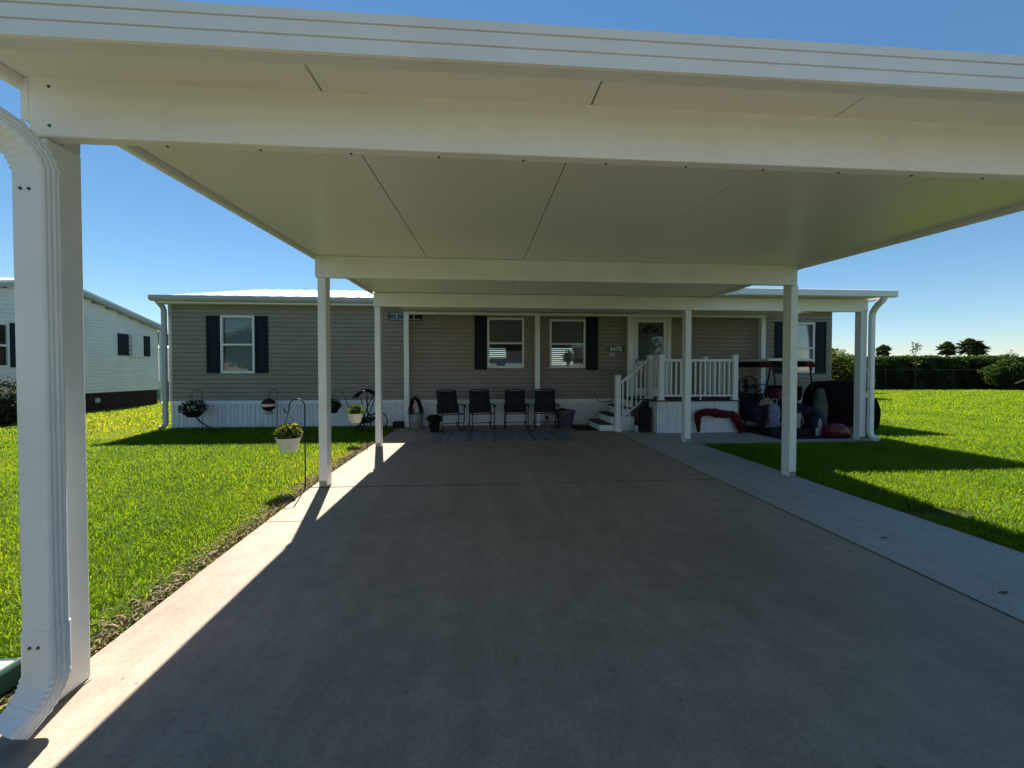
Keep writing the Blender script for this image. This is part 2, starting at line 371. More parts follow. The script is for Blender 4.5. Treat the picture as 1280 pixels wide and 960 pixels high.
def post(x, y0, zb, zt, parent, w=.105, d=.145):
    m_ = MB(); m_.box(x - w / 2, x + w / 2, y0, y0 + d, 0.006, zb - .002); m_.box(x - w / 2, x + w / 2, y0 + .075, y0 + d, zb - .002, zt - .003)
    p = m_.build('post', white_al, parent, bevel=.007)
    br = MB()
    for c_ in range(4):
        for r_ in range(3): br.box(x - w / 2 + .004 + c_ * (w - .008) / 4, x - w / 2 + .001 + (c_ + 1) * (w - .008) / 4, y0 - .004, y0 - .0005, .006 + r_ * .027, .029 + r_ * .027)
    br.box(x - w / 2 - .012, x + w / 2 + .012, y0 + .01, y0 + d - .01, .0045, .0055)
    br.build('anchor_bracket', dirt_bare, p)
    return p
post(-1.975, 1.85, 2.53, 2.79, cp); post(4.22, 1.85, 2.53, 2.79, cp)
post(-2.087, 5.10, 2.70, 2.97, cp); post(4.33, 5.10, 2.70, 2.97, cp, d=.15)
# front downspout with elbows: rounded rectangular section swept along a path
def downspout(path, w, d, parent, mat_, corr, ribs=True, name='downspout', side=Vector((1, 0, 0))):
    pts = [Vector(p) for p in path]; m = len(pts); mb = MB(); rc = .018; sec = []
    for (cx, cy, a0) in ((w / 2 - rc, d / 2 - rc, 0), (-w / 2 + rc, d / 2 - rc, 90), (-w / 2 + rc, -d / 2 + rc, 180), (w / 2 - rc, -d / 2 + rc, 270)):
        for k in range(4):
            t = R(a0 + k * 30); sec.append((cx + rc * math.cos(t), cy + rc * math.sin(t)))
        if ribs and a0 in (270, 90):     # ribs on the two narrow sides
            s_ = 1 if a0 == 270 else -1
            for j in (-1, 0, 1):
                for dy_, dx_ in ((-.008, 0), (-.004, -.005), (.004, -.005), (.008, 0)):
                    sec.append((s_ * (w / 2 + dx_), s_ * (j * .02 + dy_)))
    n = len(sec); vs = []; fs = []
    for i, p in enumerate(pts):
        t = (pts[min(i + 1, m - 1)] - pts[max(i - 1, 0)]).normalized()
        a = (side - t * side.dot(t)).normalized(); b = t.cross(a); sc = corr[i] if corr else 1.0
        vs += [p + a * (u * sc) + b * (v * sc) for u, v in sec]
    for i in range(m - 1):
        for k in range(n): fs.append((i * n + k, i * n + (k + 1) % n, (i + 1) * n + (k + 1) % n, (i + 1) * n + k))
    fs.append(tuple(range(n)))
    mb.add(vs, fs); return mb.build(name, mat_, parent, smooth=True)
dx, dy = -1.845, 1.735
up = []; cu = []
for k in range(17):      # top elbow, leaning up, left and toward the gutter
    t = k / 16; a = t * R(62)
    up.append((dx - .17 * (1 - math.cos(a)) * .9 , dy - .17 * (1 - math.cos(a)) * 1.0, 2.30 + .21 * math.sin(a))); cu.append(1.0 + (.10 if (k % 2 == 0 and 1 < k < 13) else 0))
e = Vector(up[-1]); dlast = (e - Vector(up[-2])).normalized()
up.append(tuple(e + dlast * .10)); cu.append(1.0); up.append(tuple(e + dlast * .13 + Vector((0, 0, .03)))); cu.append(1.0)
up.append((e.x - .13, e.y - .09, 2.70)); cu.append(1.0)
dn = []; cdn = []
for k in range(19):      # bottom elbow kicking out toward the camera and the lawn
    t = k / 18; a = t * R(54); q_ = (1 - math.cos(a))
    dn.append((dx - .09 * q_, dy - .17 * q_, .265 - .225 * math.sin(a))); cdn.append(1.05 + (.07 if (k % 2 == 0 and 2 < k < 15) else 0))
e2 = Vector(dn[-1]); d2 = (e2 - Vector(dn[-2])).normalized(); dn.append(tuple(e2 + d2 * .035)); cdn.append(1.08)
path = list(reversed(up)) + [(dx, dy, 1.5), (dx, dy, .42)]; corr = list(reversed(cu)) + [1, 1]
ds = downspout(path, .118, .085, cp, white_al, corr)
downspout([(dx, dy, .43), (dx, dy, .32)] + dn, .120, .087, ds, white_al, [1.04, 1.04] + cdn, name='elbow')
for s in (-1, 1):
    screw((dx + s * .016, dy - .047, .365), ds); screw((dx + s * .016, dy - .044, 2.235), ds)
o_ = Vector(dn[-1]); ob_ = MB().bar(o_ - d2 * .004, o_ + d2 * .0015, .088, .060, up=(0, -1, .6)); ob_.build('outlet_mouth', black_m, ds)
sb = MB()
sb.prism([(-2.80, 0.005), (-2.80, .10), (-2.78, .12), (-2.75, .12), (-2.73, .04), (-2.50, .035), (-2.30, .03), (-2.27, .10), (-2.24, .12), (-2.22, .10), (-2.22, .005)], 'y', 1.62, 2.12)
tag(sb.build('splash_block', green_blk, None, bevel=.008), 'dark green plastic splash block on the lawn under the ribbed downspout', 'splash block')
tag(MB().add([(-2.725, 1.68, .046), (-2.31, 1.68, .040), (-2.31, 2.08, .042), (-2.725, 2.08, .048)], [(0, 1, 2, 3)]).build('splash_liner', pot_white, None), 'pale liner lying inside the dark green splash block', 'liner')

# ------------------------------------------------------------------ porch cover
pc = thing('porch_cover', (3, 9, 0), 'white aluminium porch roof along the house front on slim posts', 'porch roof')
def zp(y): return float(np.interp(y, [7.2, 10.46], [3.045, 3.105]))
pe = [-2.19, -.745, .515, 1.765, 3.035, 4.285, 5.535, 6.785, 8.28]
for a, b in zip(pe[:-1], pe[1:]):
    y0 = 7.715 if b < 4.7 else 7.33
    slabmesh(lambda y: a + .004, lambda y: b - .004, [y0, 10.46], lambda y: zp(y) + (.012 if y0 > 7.7 else 0), lambda y: zp(y) + .075).build('roof_panel', ceil_m, pc, bevel=.003)
slabmesh(lambda y: -2.19, lambda y: 8.29, [7.72, 10.46], lambda y: zp(y) + .078, lambda y: zp(y) + .086).build('roof_sheet', roof_m, pc)
gp = [(7.20, 3.005), (7.20, 3.125), (7.212, 3.135), (7.225, 3.125), (7.225, 3.04), (7.325, 3.045), (7.325, 3.005)]
MB().prism(gp, 'x', 4.74, 8.31).build('gutter', white_al, pc)
MB().box(8.31, 8.32, 7.2, 10.45, 3.0, 3.13).build('end_rail', white_al, pc)
rb = MB().box(-2.17, 8.205, 7.70, 7.77, 2.77, 3.036).build('front_beam', white_al, pc, bevel=.005)
for x in (-2.09, 4.22, 8.12):
    for z in (2.99, 2.82): screw((x, 7.698, z), rb)
for i in range(5):
    for s in (-.035, .035): screw((1.52 + s, 7.698, 2.80 + i * .05), rb)
def pp(x): post(x, 7.72, 2.77, 3.03, pc, w=.12, d=.14)
post(-2.10, 7.715, 2.77, 3.03, pc, w=.11); post(4.225, 7.715, 2.77, 3.03, pc, w=.125); post(8.135, 7.715, 2.77, 3.03, pc, w=.14)
MB().box(-2.16, 8.02, 10.44, 10.54, 3.02, 3.095).build('wall_header', white_al, pc, bevel=.004)
for x in (-2.09, 1.44, 4.04, 7.93):
    MB().box(x - .065, x + .065, 10.43, 10.545, .006, 3.018).build('wall_post', white_al, pc, bevel=.005)
q = [(8.10, 7.27, 3.01), (8.10, 7.285, 2.975), (8.105, 7.32, 2.94), (8.13, 7.42, 2.885), (8.19, 7.54, 2.82), (8.225, 7.61, 2.77), (8.24, 7.645, 2.70), (8.245, 7.655, 2.6), (8.245, 7.655, .20), (8.25, 7.64, .13), (8.28, 7.60, .08), (8.33, 7.53, .05)]
downspout(q, .105, .08, pc, white_al, None)

# ------------------------------------------------------------------ houses
def siding(p0, u, width, z0, z1, openings, expo=.116, depth=.020, gable=None, cove=.026):
    """lap siding on a vertical wall: p0 left corner (seen from outside), u along the wall, outward normal = u x z"""
    p0 = Vector(p0); u = Vector(u); n = u.cross(Vector((0, 0, 1))); mb = MB(); z = z0; zt = z1 if gable is None else gable[1]
    while z < zt - .005:
        zz = min(z + expo, zt)
        lo, hi = 0.0, width
        if gable and z >= z1 - .001:
            f = (min(zz, zt) - z1) / (zt - z1); lo = gable[0] * f; hi = width - (width - gable[0]) * f
        segs = [(lo, hi)]
        for a, b, c, d in openings:
            if zz > c + .02 and z < d - .02:
                ns = []
                for s, e_ in segs:
                    if b <= s or a >= e_: ns.append((s, e_)); continue
                    if a > s: ns.append((s, a))
                    if b < e_: ns.append((b, e_))
                segs = ns
        for a, b, c, d in openings:
            if zz > c + .02 and z < d - .02:
                for w0, w1 in ((z, c), (d, zz)):
                    if w1 - w0 > .003:
                        P = lambda t, dd, h: p0 + u * t + n * dd + Vector((0, 0, h - p0.z))
                        mb.hexa([P(a, .012, w0), P(b, .012, w0), P(b, -.03, w0), P(a, -.03, w0), P(a, .012, w1), P(b, .012, w1), P(b, -.03, w1), P(a, -.03, w1)])
        for s, e_ in segs:
            P = lambda t, dd, h: p0 + u * t + n * dd + Vector((0, 0, h - p0.z))
            q_ = [(depth, z), (depth - .004, zz - cove), (-.004, zz - cove * .55), (-.004, zz), (-.03, zz), (-.03, z)]
            mb.add([P(s, a_, b_) for a_, b_ in q_] + [P(e_, a_, b_) for a_, b_ in q_], [(0, 1, 2, 3, 4, 5), (11, 10, 9, 8, 7, 6)] + [(i, i + 6, (i + 1) % 6 + 6, (i + 1) % 6) for i in range(6)])
        z = zz
    return mb
def ribbed(p0, u, width, z0, z1, pitch=.125, depth=.016):
    p0 = Vector(p0); u = Vector(u); n = u.cross(Vector((0, 0, 1))); mb = MB(); t = 0
    mb.hexa([p0 + u * a + n * b + Vector((0, 0, c - p0.z)) for c in (z0, z1) for a, b in ((0, 0), (width, 0), (width, -.03), (0, -.03))])
    k = 0
    while t < width - .03:
        w = min(pitch * (.82 if k % 3 else .45), width - t); P = lambda a, b, c: p0 + u * a + n * b + Vector((0, 0, c - p0.z))
        mb.hexa([P(t, depth, z0), P(t + w, depth, z0), P(t + w, .001, z0), P(t, .001, z0), P(t, depth, z1), P(t + w, depth, z1), P(t + w, .001, z1), P(t, .001, z1)])
        t += w + .020; k += 1
    return mb
H = thing('house', (1, 14.7, 0), 'single-storey manufactured home with taupe siding, white skirting and white metal roof', 'house')
X0, X1, W, BK = -8.22, 10.2, 10.70, 18.9; ZS, ZT = .72, 3.26
wins = [(-6.962, -6.10, 1.447, 2.975, True), (.07, 1.094, 1.59, 2.98, False), (1.815, 2.833, 1.59, 2.955, False), (8.83, 9.70, 1.45, 2.93, True)]
door = (4.14, 5.31, .80, 3.0)
ops = [(a - X0, b - X0, c, d) for a, b, c, d, _ in wins] + [(door[0] - X0, door[1] - X0, door[2], door[3])]
siding((X0, W, 0), (1, 0, 0), X1 - X0, ZS, ZT, ops).build('siding', taupe, H, kind='stuff')
siding((X0, BK, 0), (0, -1, 0), BK - W, ZS, ZT, [], gable=((BK - W) / 2, 4.40)).build('siding', taupe, H, kind='stuff')
siding((X1, W, 0), (0, 1, 0), BK - W, ZS, ZT, [], gable=((BK - W) / 2, 4.40)).build('siding', taupe, H, kind='stuff')
bw = [(.10, 1.05, 2.08, 2.66), (3.25, 4.40, 1.80, 2.70)]
siding((X1, BK, 0), (-1, 0, 0), X1 - X0, ZS, ZT, [(X1 - b, X1 - a, c, d) for a, b, c, d in bw]).build('siding', taupe, H, kind='stuff')
ribbed((X0, W, 0), (1, 0, 0), X1 - X0, 0.0, .62).build('skirting', skirt_m, H, kind='stuff')
ribbed((X0, BK, 0), (0, -1, 0), BK - W, 0.0, .62).build('skirting', skirt_m, H, kind='stuff')
ribbed((X1, W, 0), (0, 1, 0), BK - W, 0.0, .62).build('skirting', skirt_m, H, kind='stuff')
MB().box(X0 - .02, X1 + .02, W - .022, W + .03, .622, .718).build('skirt_band', white_v, H, bevel=.004)
MB().box(X0 - .02, X0 + .03, W + .032, BK, .622, .718).build('skirt_band', white_v, H)
MB().box(X1 - .03, X1 + .02, W + .032, BK, .622, .718).build('skirt_band', white_v, H)
for x in (X0, X1): MB().box(x - .045, x + .045, W - .020, W + .05, .72, ZT).build('corner_trim', taupe if x > 0 else gut_m, H)
# roof: two slopes, eave, soffit, gutter
EY, EZ, RY, RZ = 10.36, 3.40, 14.8, 4.50
for s in (0, 1):
    ye = EY if s == 0 else 2 * RY - EY
    nst = 46; xs = np.linspace(X0 - .16, X1 + .20, nst + 1); mb = MB()
    mb.hexa([(xs[0], ye, EZ - .05), (xs[-1], ye, EZ - .05), (xs[-1], RY, RZ - .05), (xs[0], RY, RZ - .05), (xs[0], ye, EZ), (xs[-1], ye, EZ), (xs[-1], RY, RZ), (xs[0], RY, RZ)])
    for x in xs[1:-1]: mb.hexa([(x - .012, ye + .01 * (1 - 2 * s), EZ + .001), (x + .012, ye + .01 * (1 - 2 * s), EZ + .001), (x + .012, RY, RZ + .001), (x - .012, RY, RZ + .001),
                                (x - .012, ye + .01 * (1 - 2 * s), EZ + .03), (x + .012, ye + .01 * (1 - 2 * s), EZ + .03), (x + .012, RY, RZ + .03), (x - .012, RY, RZ + .03)])
    mb.build('roof', roof_m, H)
MB().box(X0 - .14, X1 + .18, EY + .06, W - .035, 3.235, 3.26).build('soffit', white_v, H)
MB().box(X0 - .14, X1 + .18, EY + .035, EY + .058, 3.235, 3.345).build('fascia', white_v, H)
MB().prism([(EY - .09, 3.355), (EY - .085, 3.42), (EY - .075, 3.42), (EY - .07, 3.365), (EY + .028, 3.365), (EY + .03, 3.28), (EY - .03, 3.28), (EY - .07, 3.31)], 'x', X0 - .20, X1 + .22).build('gutter', gut_m, H)
downspout([(-8.305, 10.42, 3.30), (-8.305, 10.44, 3.26), (-8.305, 10.50, 3.21), (-8.305, 10.57, 3.16), (-8.305, 10.60, 3.10), (-8.305, 10.605, 3.0), (-8.305, 10.605, .16), (-8.31, 10.59, .09), (-8.34, 10.54, .05), (-8.37, 10.50, .04)], .11, .08, H, gut_m, None)
# interior shell seen through the panes
MB().box(X0 + .1, X1 - .1, W + .1, BK - .1, .735, .75).build('interior_floor', int_m, H)
MB().box(X0 + .1, X1 - .1, W + .1, BK - .1, 3.20, 3.22).build('interior_ceiling', int_m, H)
for a, b in ((X0 + .1, X0 + .12), (-4.9, -4.88), (6.6, 6.62), (X1 - .12, X1 - .1)): MB().box(a, b, W + .1, BK - .1, .752, 3.198).build('interior_wall', int_m, H)
def window(x0, x1, z0, z1, full, idx):
    mid = z0 + (z1 - z0) * .495; f = .055; y0, y1 = W - .035, W + .03; mb = MB()
    for a, b, c, d in ((x0, x0 + f, z0, z1), (x1 - f, x1, z0, z1), (x0 + f, x1 - f, z1 - f, z1), (x0 + f, x1 - f, z0, z0 + f), (x0 + f, x1 - f, mid - .025, mid + .025)):
        mb.box(a, b, y0, y1, c, d)
    w = mb.build('window', white_v, H)
    for c, d, yy in ((mid + .025, z1 - f, W + .008), (z0 + f, mid - .025, W - .008)):
        MB().box(x0 + f, x1 - f, yy, yy + .004, c, d).build('pane', glass_m, w)
    bl = MB(); zb = z0 + .06 if full else z0 + (z1 - z0) * .52; z = z1 - .06; k = 0
    while z > zb:
        t = .017 if full else .016
        bl.hexa([(x0 + .06, W + .055, z - t), (x1 - .06, W + .055, z - t), (x1 - .06, W + .095, z + t), (x0 + .06, W + .095, z + t),
                 (x0 + .06, W + .055, z - t + .002), (x1 - .06, W + .055, z - t + .002), (x1 - .06, W + .095, z + t + .002), (x0 + .06, W + .095, z + t + .002)])
        z -= .043 if not full else .036
    for xx in (x0 + .25, x1 - .25): bl.box(xx - .002, xx + .002, W + .05, W + .052, zb, z1 - .05)
    bl.build('blind', blind_m, w, kind='stuff')
    return w
for i, wv in enumerate(wins): window(*wv, i)
def shutter(x0, x1, z0, z1):
    s = MB(); y1 = W - .016; y0 = W - .045; f = .045; m_ = (z0 + z1) / 2
    s.box(x0, x1, y0 + .012, y1, z0, z1)
    for a, b, c, d in ((x0, x0 + f, z0, z1), (x1 - f, x1, z0, z1), (x0 + f, x1 - f, z1 - f, z1), (x0 + f, x1 - f, z0, z0 + f), (x0 + f, x1 - f, m_ - .03, m_ + .03)): s.box(a, b, y0, y0 + .0115, c, d)
    o = s.build('shutter', shutter_m, H)
    for c, d in ((z0 + f + .02, m_ - .05), (m_ + .05, z1 - f - .02)): MB().box(x0 + f + .02, x1 - f - .02, y0 + .003, y0 + .0118, c, d).build('panel', shutter_m, o, bevel=.003)
for a in ((-7.31, -6.975, 1.447, 2.965), (-6.09, -5.755, 1.447, 2.965), (-.285, .06, 1.545, 3.06), (2.845, 3.19, 1.53, 3.03), (8.46, 8.82, 1.43, 2.95), (9.71, 10.05, 1.43, 2.95)): shutter(*a)
# clerestory pair
tw = MB()
for a, b, c, d in ((-2.607, -1.716, 2.885, 2.905), (-2.607, -1.716, 3.07, 3.09), (-2.607, -2.58, 2.905, 3.07), (-1.743, -1.716, 2.905, 3.07), (-2.20, -2.12, 2.905, 3.07)): tw.box(a, b, W - .05, W - .017, c, d)
two = tw.build('window', shutter_m, H)
for a, b in ((-2.58, -2.20), (-2.12, -1.743)):
    MB().box(a, b, W - .022, W - .018, 2.905, 3.07).build('pane', dark_glass, two)
    m2 = (a + b) / 2; fr = MB().box(m2 - .012, m2 + .012, W - .04, W - .023, 2.905, 3.07)
    fr.box(a, b, W - .04, W - .023, 2.905, 2.920); fr.box(a, b, W - .04, W - .023, 3.055, 3.07); fr.build('muntin', white_v, two)
# door: trim, storm door, slab with fanlight
dr = MB()
for a, b, c, d in ((4.14, 4.25, .80, 3.10), (5.21, 5.32, .80, 3.10), (4.25, 5.21, 3.0, 3.10)): dr.box(a, b, W - .04, W + .05, c, d)
do = dr.build('door', white_v, H)
sf = MB()
for a, b, c, d in ((4.26, 4.36, .82, 2.99), (5.11, 5.20, .82, 2.99), (4.36, 5.11, 2.89, 2.99), (4.36, 5.11, .82, 1.02), (4.36, 5.11, 1.70, 1.79)): sf.box(a, b, W - .025, W + .0, c, d)
sf.build('storm_door', white_v, do, bevel=.004)
MB().box(4.36, 5.11, W - .014, W - .010, 1.79, 2.89).build('pane', glass_m, do); MB().box(4.36, 5.11, W - .014, W - .010, 1.02, 1.70).build('pane', glass_m, do)
MB().box(4.27, 5.19, W + .03, W + .07, .81, 2.98).build('door_leaf', door_m, do)
for k in range(4):
    a0 = R(4 + k * 44); a1 = R(44 + k * 44); cx, cz = 4.735, 2.60; poly = [(cx + .08 * math.cos(a0), cz + .08 * math.sin(a0))] + [(cx + .24 * math.cos(a0 + (a1 - a0) * t / 4), cz + .24 * math.sin(a0 + (a1 - a0) * t / 4)) for t in range(5)] + [(cx + .08 * math.cos(a1), cz + .08 * math.sin(a1))]
    MB().prism(poly, 'y', W + .024, W + .029).build('fanlight_pane', dark_glass, do)
MB().bar((4.31, W - .06, 1.72), (4.31, W - .06, 1.86), .02, .02).tube([(4.31, W - .06, 1.79), (4.31, W - .026, 1.79)], .012).build('handle', black_m, do)
# back windows: real openings with blinds, daylight comes through
for a, b, c, d in bw:
    mb = MB()
    for p_ in ((a, a + .05, c, d), (b - .05, b, c, d), (a + .05, b - .05, d - .05, d), (a + .05, b - .05, c, c + .05)): mb.box(p_[0], p_[1], BK - .03, BK + .03, p_[2], p_[3])
    w = mb.build('window', white_v, H); bl = MB(); z = c + .07
    while z < d - .06: bl.box(a + .055, b - .055, BK - .10, BK - .06, z, z + .062); z += .095
    bl.build('blind', blind_m, w, kind='stuff')
lt = MB().box(5.55, 5.63, W - .03, W - .016, 2.84, 3.0); lt.tube([(5.59, W - .03, 2.96), (5.59, W - .10, 2.99), (5.59, W - .12, 2.95)], .01); lt.lathe([(.015, .06), (.045, .03), (.055, -.08), (.03, -.11)], 10, (5.59, W - .12, 2.90)); lt.build('wall_lamp', lamp_m, H, smooth=True)
for x in (1.19, 1.69, 3.72): MB().box(x - .03, x + .03, W - .06, W - .017, 2.98, 3.06).build('floodlight', lamp_m, H, bevel=.008)
ol = MB().box(3.05, 3.12, W - .05, W - .016, .90, 1.00).build('outlet', lamp_m, H, bevel=.004)

MB().box(.14, 1.02, W + .14, W + .16, 1.65, 1.87).build('cafe_curtain', blue_m, H, bevel=.006)
vs_ = thing('flower_vase', (2.42, W + .25, 1.55), 'pale blue flowers in a vase behind the window pane next to the number plate', 'vase')
MB().lathe([(.05, .0), (.07, .05), (.05, .14), (.06, .17)], 14, (2.42, W + .25, 1.57)).build('body', blue_m, vs_, smooth=True)
leaves('flowers', np.array((2.42, W + .25, 1.90)) + rng.normal(0, .075, (260, 3)), .07, blue_m, vs_, 'stuff', aspect=.9)
MB().box(1.9, 2.75, W + .12, W + .40, 1.54, 1.567).build('window_shelf', int_m, H)
# house number
sg = thing('house_number_sign', (3.69, W - .03, 2.04), 'green reflective house number plate reading 4478 beside the front door', 'sign')
MB().box(3.42, 3.97, W - .030, W - .022, 2.045, 2.215).build('plate', sign_green, sg, bevel=.003)
def text(s, size, loc, m_, parent, name='lettering'):
    cu_ = bpy.data.curves.new(name, 'FONT'); cu_.body = s; cu_.size = size; cu_.extrude = .0015; cu_.align_x = 'CENTER'; cu_.align_y = 'CENTER'; cu_.space_character = 1.15; cu_.offset = .004
    t = bpy.data.objects.new(name, cu_); COL.objects.link(t); bpy.context.view_layer.update()
    me = bpy.data.meshes.new_from_object(t.evaluated_get(bpy.context.evaluated_depsgraph_get())); bpy.data.objects.remove(t)
    o = bpy.data.objects.new(name, me); COL.objects.link(o); me.materials.clear(); me.materials.append(m_)
    o.rotation_euler = (R(90), 0, 0); f = OFF[parent]; o.location = [loc[i] - f[i] for i in range(3)]; o.parent = parent; return o
text('4478', .155, (3.705, W - .033, 2.130), sign_white, sg)
bf = thing('butterfly_ornament', (3.59, W - .03, 1.93), 'small white butterfly wall ornament hanging below the green number plate', 'ornament')
for s in (-1, 1):
    MB().prism([(3.59 + s * .008, 1.97), (3.59 + s * .055, 2.03), (3.59 + s * .07, 2.00), (3.59 + s * .05, 1.975), (3.59 + s * .055, 1.945), (3.59 + s * .03, 1.935), (3.59 + s * .008, 1.955)], 'y', W - .03, W - .024).build('wing', sign_white, bf)
MB().tube([(3.59, W - .028, 1.93), (3.59, W - .028, 2.01)], .006).build('body', black_m, bf)
cord = MB().tube([(3.085, W - .055, .95), (3.09, W - .09, .86), (3.11, W - .10, .76), (3.20, W - .12, .67), (3.36, W - .14, .64), (3.52, W - .14, .66), (3.62, W - .13, .70)], .009)
tag(cord.build('power_cord', black_m, None, smooth=True), 'black power cord drooping from the wall outlet to the porch steps', 'cord')

# ------------------------------------------------------------------ entry deck with steps
dk = thing('entry_deck', (5, 9.7, 0), 'raised entry deck with white vinyl railing, skirting and three dark steps', 'deck')
DT = .80
n = 9
for i in range(n):
    a = 8.94 + i * (10.38 - 8.94) / n; MB().box((3.98 if a < 9.39 else 3.62), 6.24, a, a + (10.38 - 8.94) / n - .006, DT - .03, DT).build('board', deck_m, dk)
for x0_, y0_, u_, w_ in ((4.14, 8.985, (1, 0, 0), 2.06), (6.20, 8.985, (0, 1, 0), 1.38), (4.14, 9.40, (0, -1, 0), .40), (3.30, 9.43, (1, 0, 0), .46)):
    ribbed((x0_, y0_, 0), u_, w_, .006, (.765 if x0_ > 3.5 else .36), .085, .010).build('skirting', skirt_m, dk, kind='stuff')
MB().box(3.66, 6.22, 10.36, 10.40, .01, .765).build('frame', white_v, dk); MB().box(3.64, 3.68, 9.44, 10.35, .01, .765).build('frame', white_v, dk)
for k, (nx, z) in enumerate(((2.85, .19), (3.13, .39), (3.41, .59))):
    t_ = MB().box(nx, nx + .30, 9.40, 10.42, z - .035, z).build('tread', deck_m, dk, bevel=.004)
    MB().box(nx + .02, nx + .045, 9.42, 10.40, max(.006, z - .20), z - .037).build('riser', white_v, dk)
    MB().box(nx + .047, 3.66, 9.425, 9.45, .006 if k == 0 else z - .20, z - .037).build('stringer', white_v, dk)
def newel(x, y, z0, z1):
    m_ = MB().box(x - .062, x + .062, y - .062, y + .062, z0, z1); o = m_.build('newel_post', white_v, dk, bevel=.006)
    c = MB().box(x - .075, x + .075, y - .075, y + .075, z1, z1 + .022); c.add([(x - .07, y - .07, z1 + .022), (x + .07, y - .07, z1 + .022), (x + .07, y + .07, z1 + .022), (x - .07, y + .07, z1 + .022), (x, y, z1 + .05)], [(0, 1, 4), (1, 2, 4), (2, 3, 4), (3, 0, 4), (3, 2, 1, 0)])
    c.build('post_cap', white_v, o)
    MB().box(x - .08, x + .08, y - .08, y + .08, z0, z0 + .02).build('post_base', white_v, o)
newel(4.25, 9.02, DT, 1.87); newel(6.11, 9.02, DT, 1.87); newel(4.20, 9.52, DT, 1.87); newel(3.30, 9.35, .004, 1.37); newel(6.11, 10.3, DT, 1.87)
def rail(a, b, z0, z1, slope=0, nb=12):
    a = Vector(a); b = Vector(b); d = b - a
    for z, h in ((z0, .045), (z1, .06)): MB().bar(a + Vector((0, 0, z)), b + Vector((0, 0, z + slope)), .05, h).build('rail', white_v, dk, bevel=.004)
    for i in range(nb):
        t = (i + .6) / (nb + .2); p = a + d * t
        MB().box(p.x - .0175, p.x + .0175, p.y - .0175, p.y + .0175, p.z + z0 + .018 + slope * t, p.z + z1 - .02 + slope * t).build('baluster', white_v, dk)
rail((4.315, 9.02, 0), (6.045, 9.02, 0), .905, 1.765, 0, 14)
rail((6.11, 9.085, 0), (6.11, 10.235, 0), .905, 1.765, 0, 9)
rail((4.25, 9.085, 0), (4.205, 9.455, 0), .905, 1.765, 0, 3)
rail((3.365, 9.36, 0), (4.137, 9.50, 0), .30, 1.20, .58, 6)
MB().box(5.235, 5.265, 9.005, 9.035, DT + .001, .885).build('rail_foot', white_v, dk)
# things round the deck
tag(MB().box(2.30, 3.0, 9.55, 10.35, .003, .016).build('doormat', mat_m, None, bevel=.004), 'black doormat on the concrete before the porch steps', 'doormat')
bk = thing('wicker_basket', (3.93, 9.2, .004), 'tall dark woven basket tucked under the deck beside the steps', 'basket')
b_ = MB(); b_.lathe([(.10, 0), (.125, .02), (.135, .3), (.13, .60), (.115, .62)], 14, (3.93, 9.2, .006)); b_.build('body', black_cloth, bk, smooth=True)
for z in np.arange(.05, .6, .06):
    MB().tube([(3.93 + .14 * math.cos(a), 9.2 + .14 * math.sin(a), z) for a in np.linspace(0, 2 * math.pi, 15)], .012, 5).build('woven_band', deck_m, bk, smooth=True)
jar = thing('glass_jar', (3.72, 9.2, .004), 'pale jar with a lid standing on the slab by the dark basket', 'jar')
MB().lathe([(.05, 0), (.058, .02), (.058, .14), (.04, .17)], 14, (3.72, 9.2, .006)).build('body', zinc_m, jar, smooth=True); MB().lathe([(.044, .172), (.044, .20), (.03, .205)], 12, (3.72, 9.2, .006)).build('lid', black_m, jar)
# red arched bundle against the skirting
pts = []; rs = []
for t in np.linspace(0, 1, 26):
    if t < .25: k = t / .25; p = (5.12 - .03 * k, 8.86, .04 + .44 * k); r_ = .035 + .055 * k
    elif t < .7: k = (t - .25) / .45; p = (5.09 + .90 * k, 8.85, .49 + .03 * math.sin(k * 6)); r_ = .095 - .01 * math.sin(k * 9)
    else: k = (t - .7) / .3; p = (5.99 + .24 * k, 8.86, .47 - .42 * k); r_ = .10 - .02 * k
    pts.append(p); rs.append(r_ * (1 + .10 * math.sin(t * 57)))
for _ in range(2): pts = [pts[0]] + [tuple((np.array(pts[i - 1]) + 2 * np.array(pts[i]) + np.array(pts[i + 1])) / 4) for i in range(1, len(pts) - 1)] + [pts[-1]]
tag(MB().tube(pts, rs, 12).build('cloth_bundle', red_m, None, smooth=True), 'dark red arched cloth bundle leaning on the white deck skirting', 'cloth')

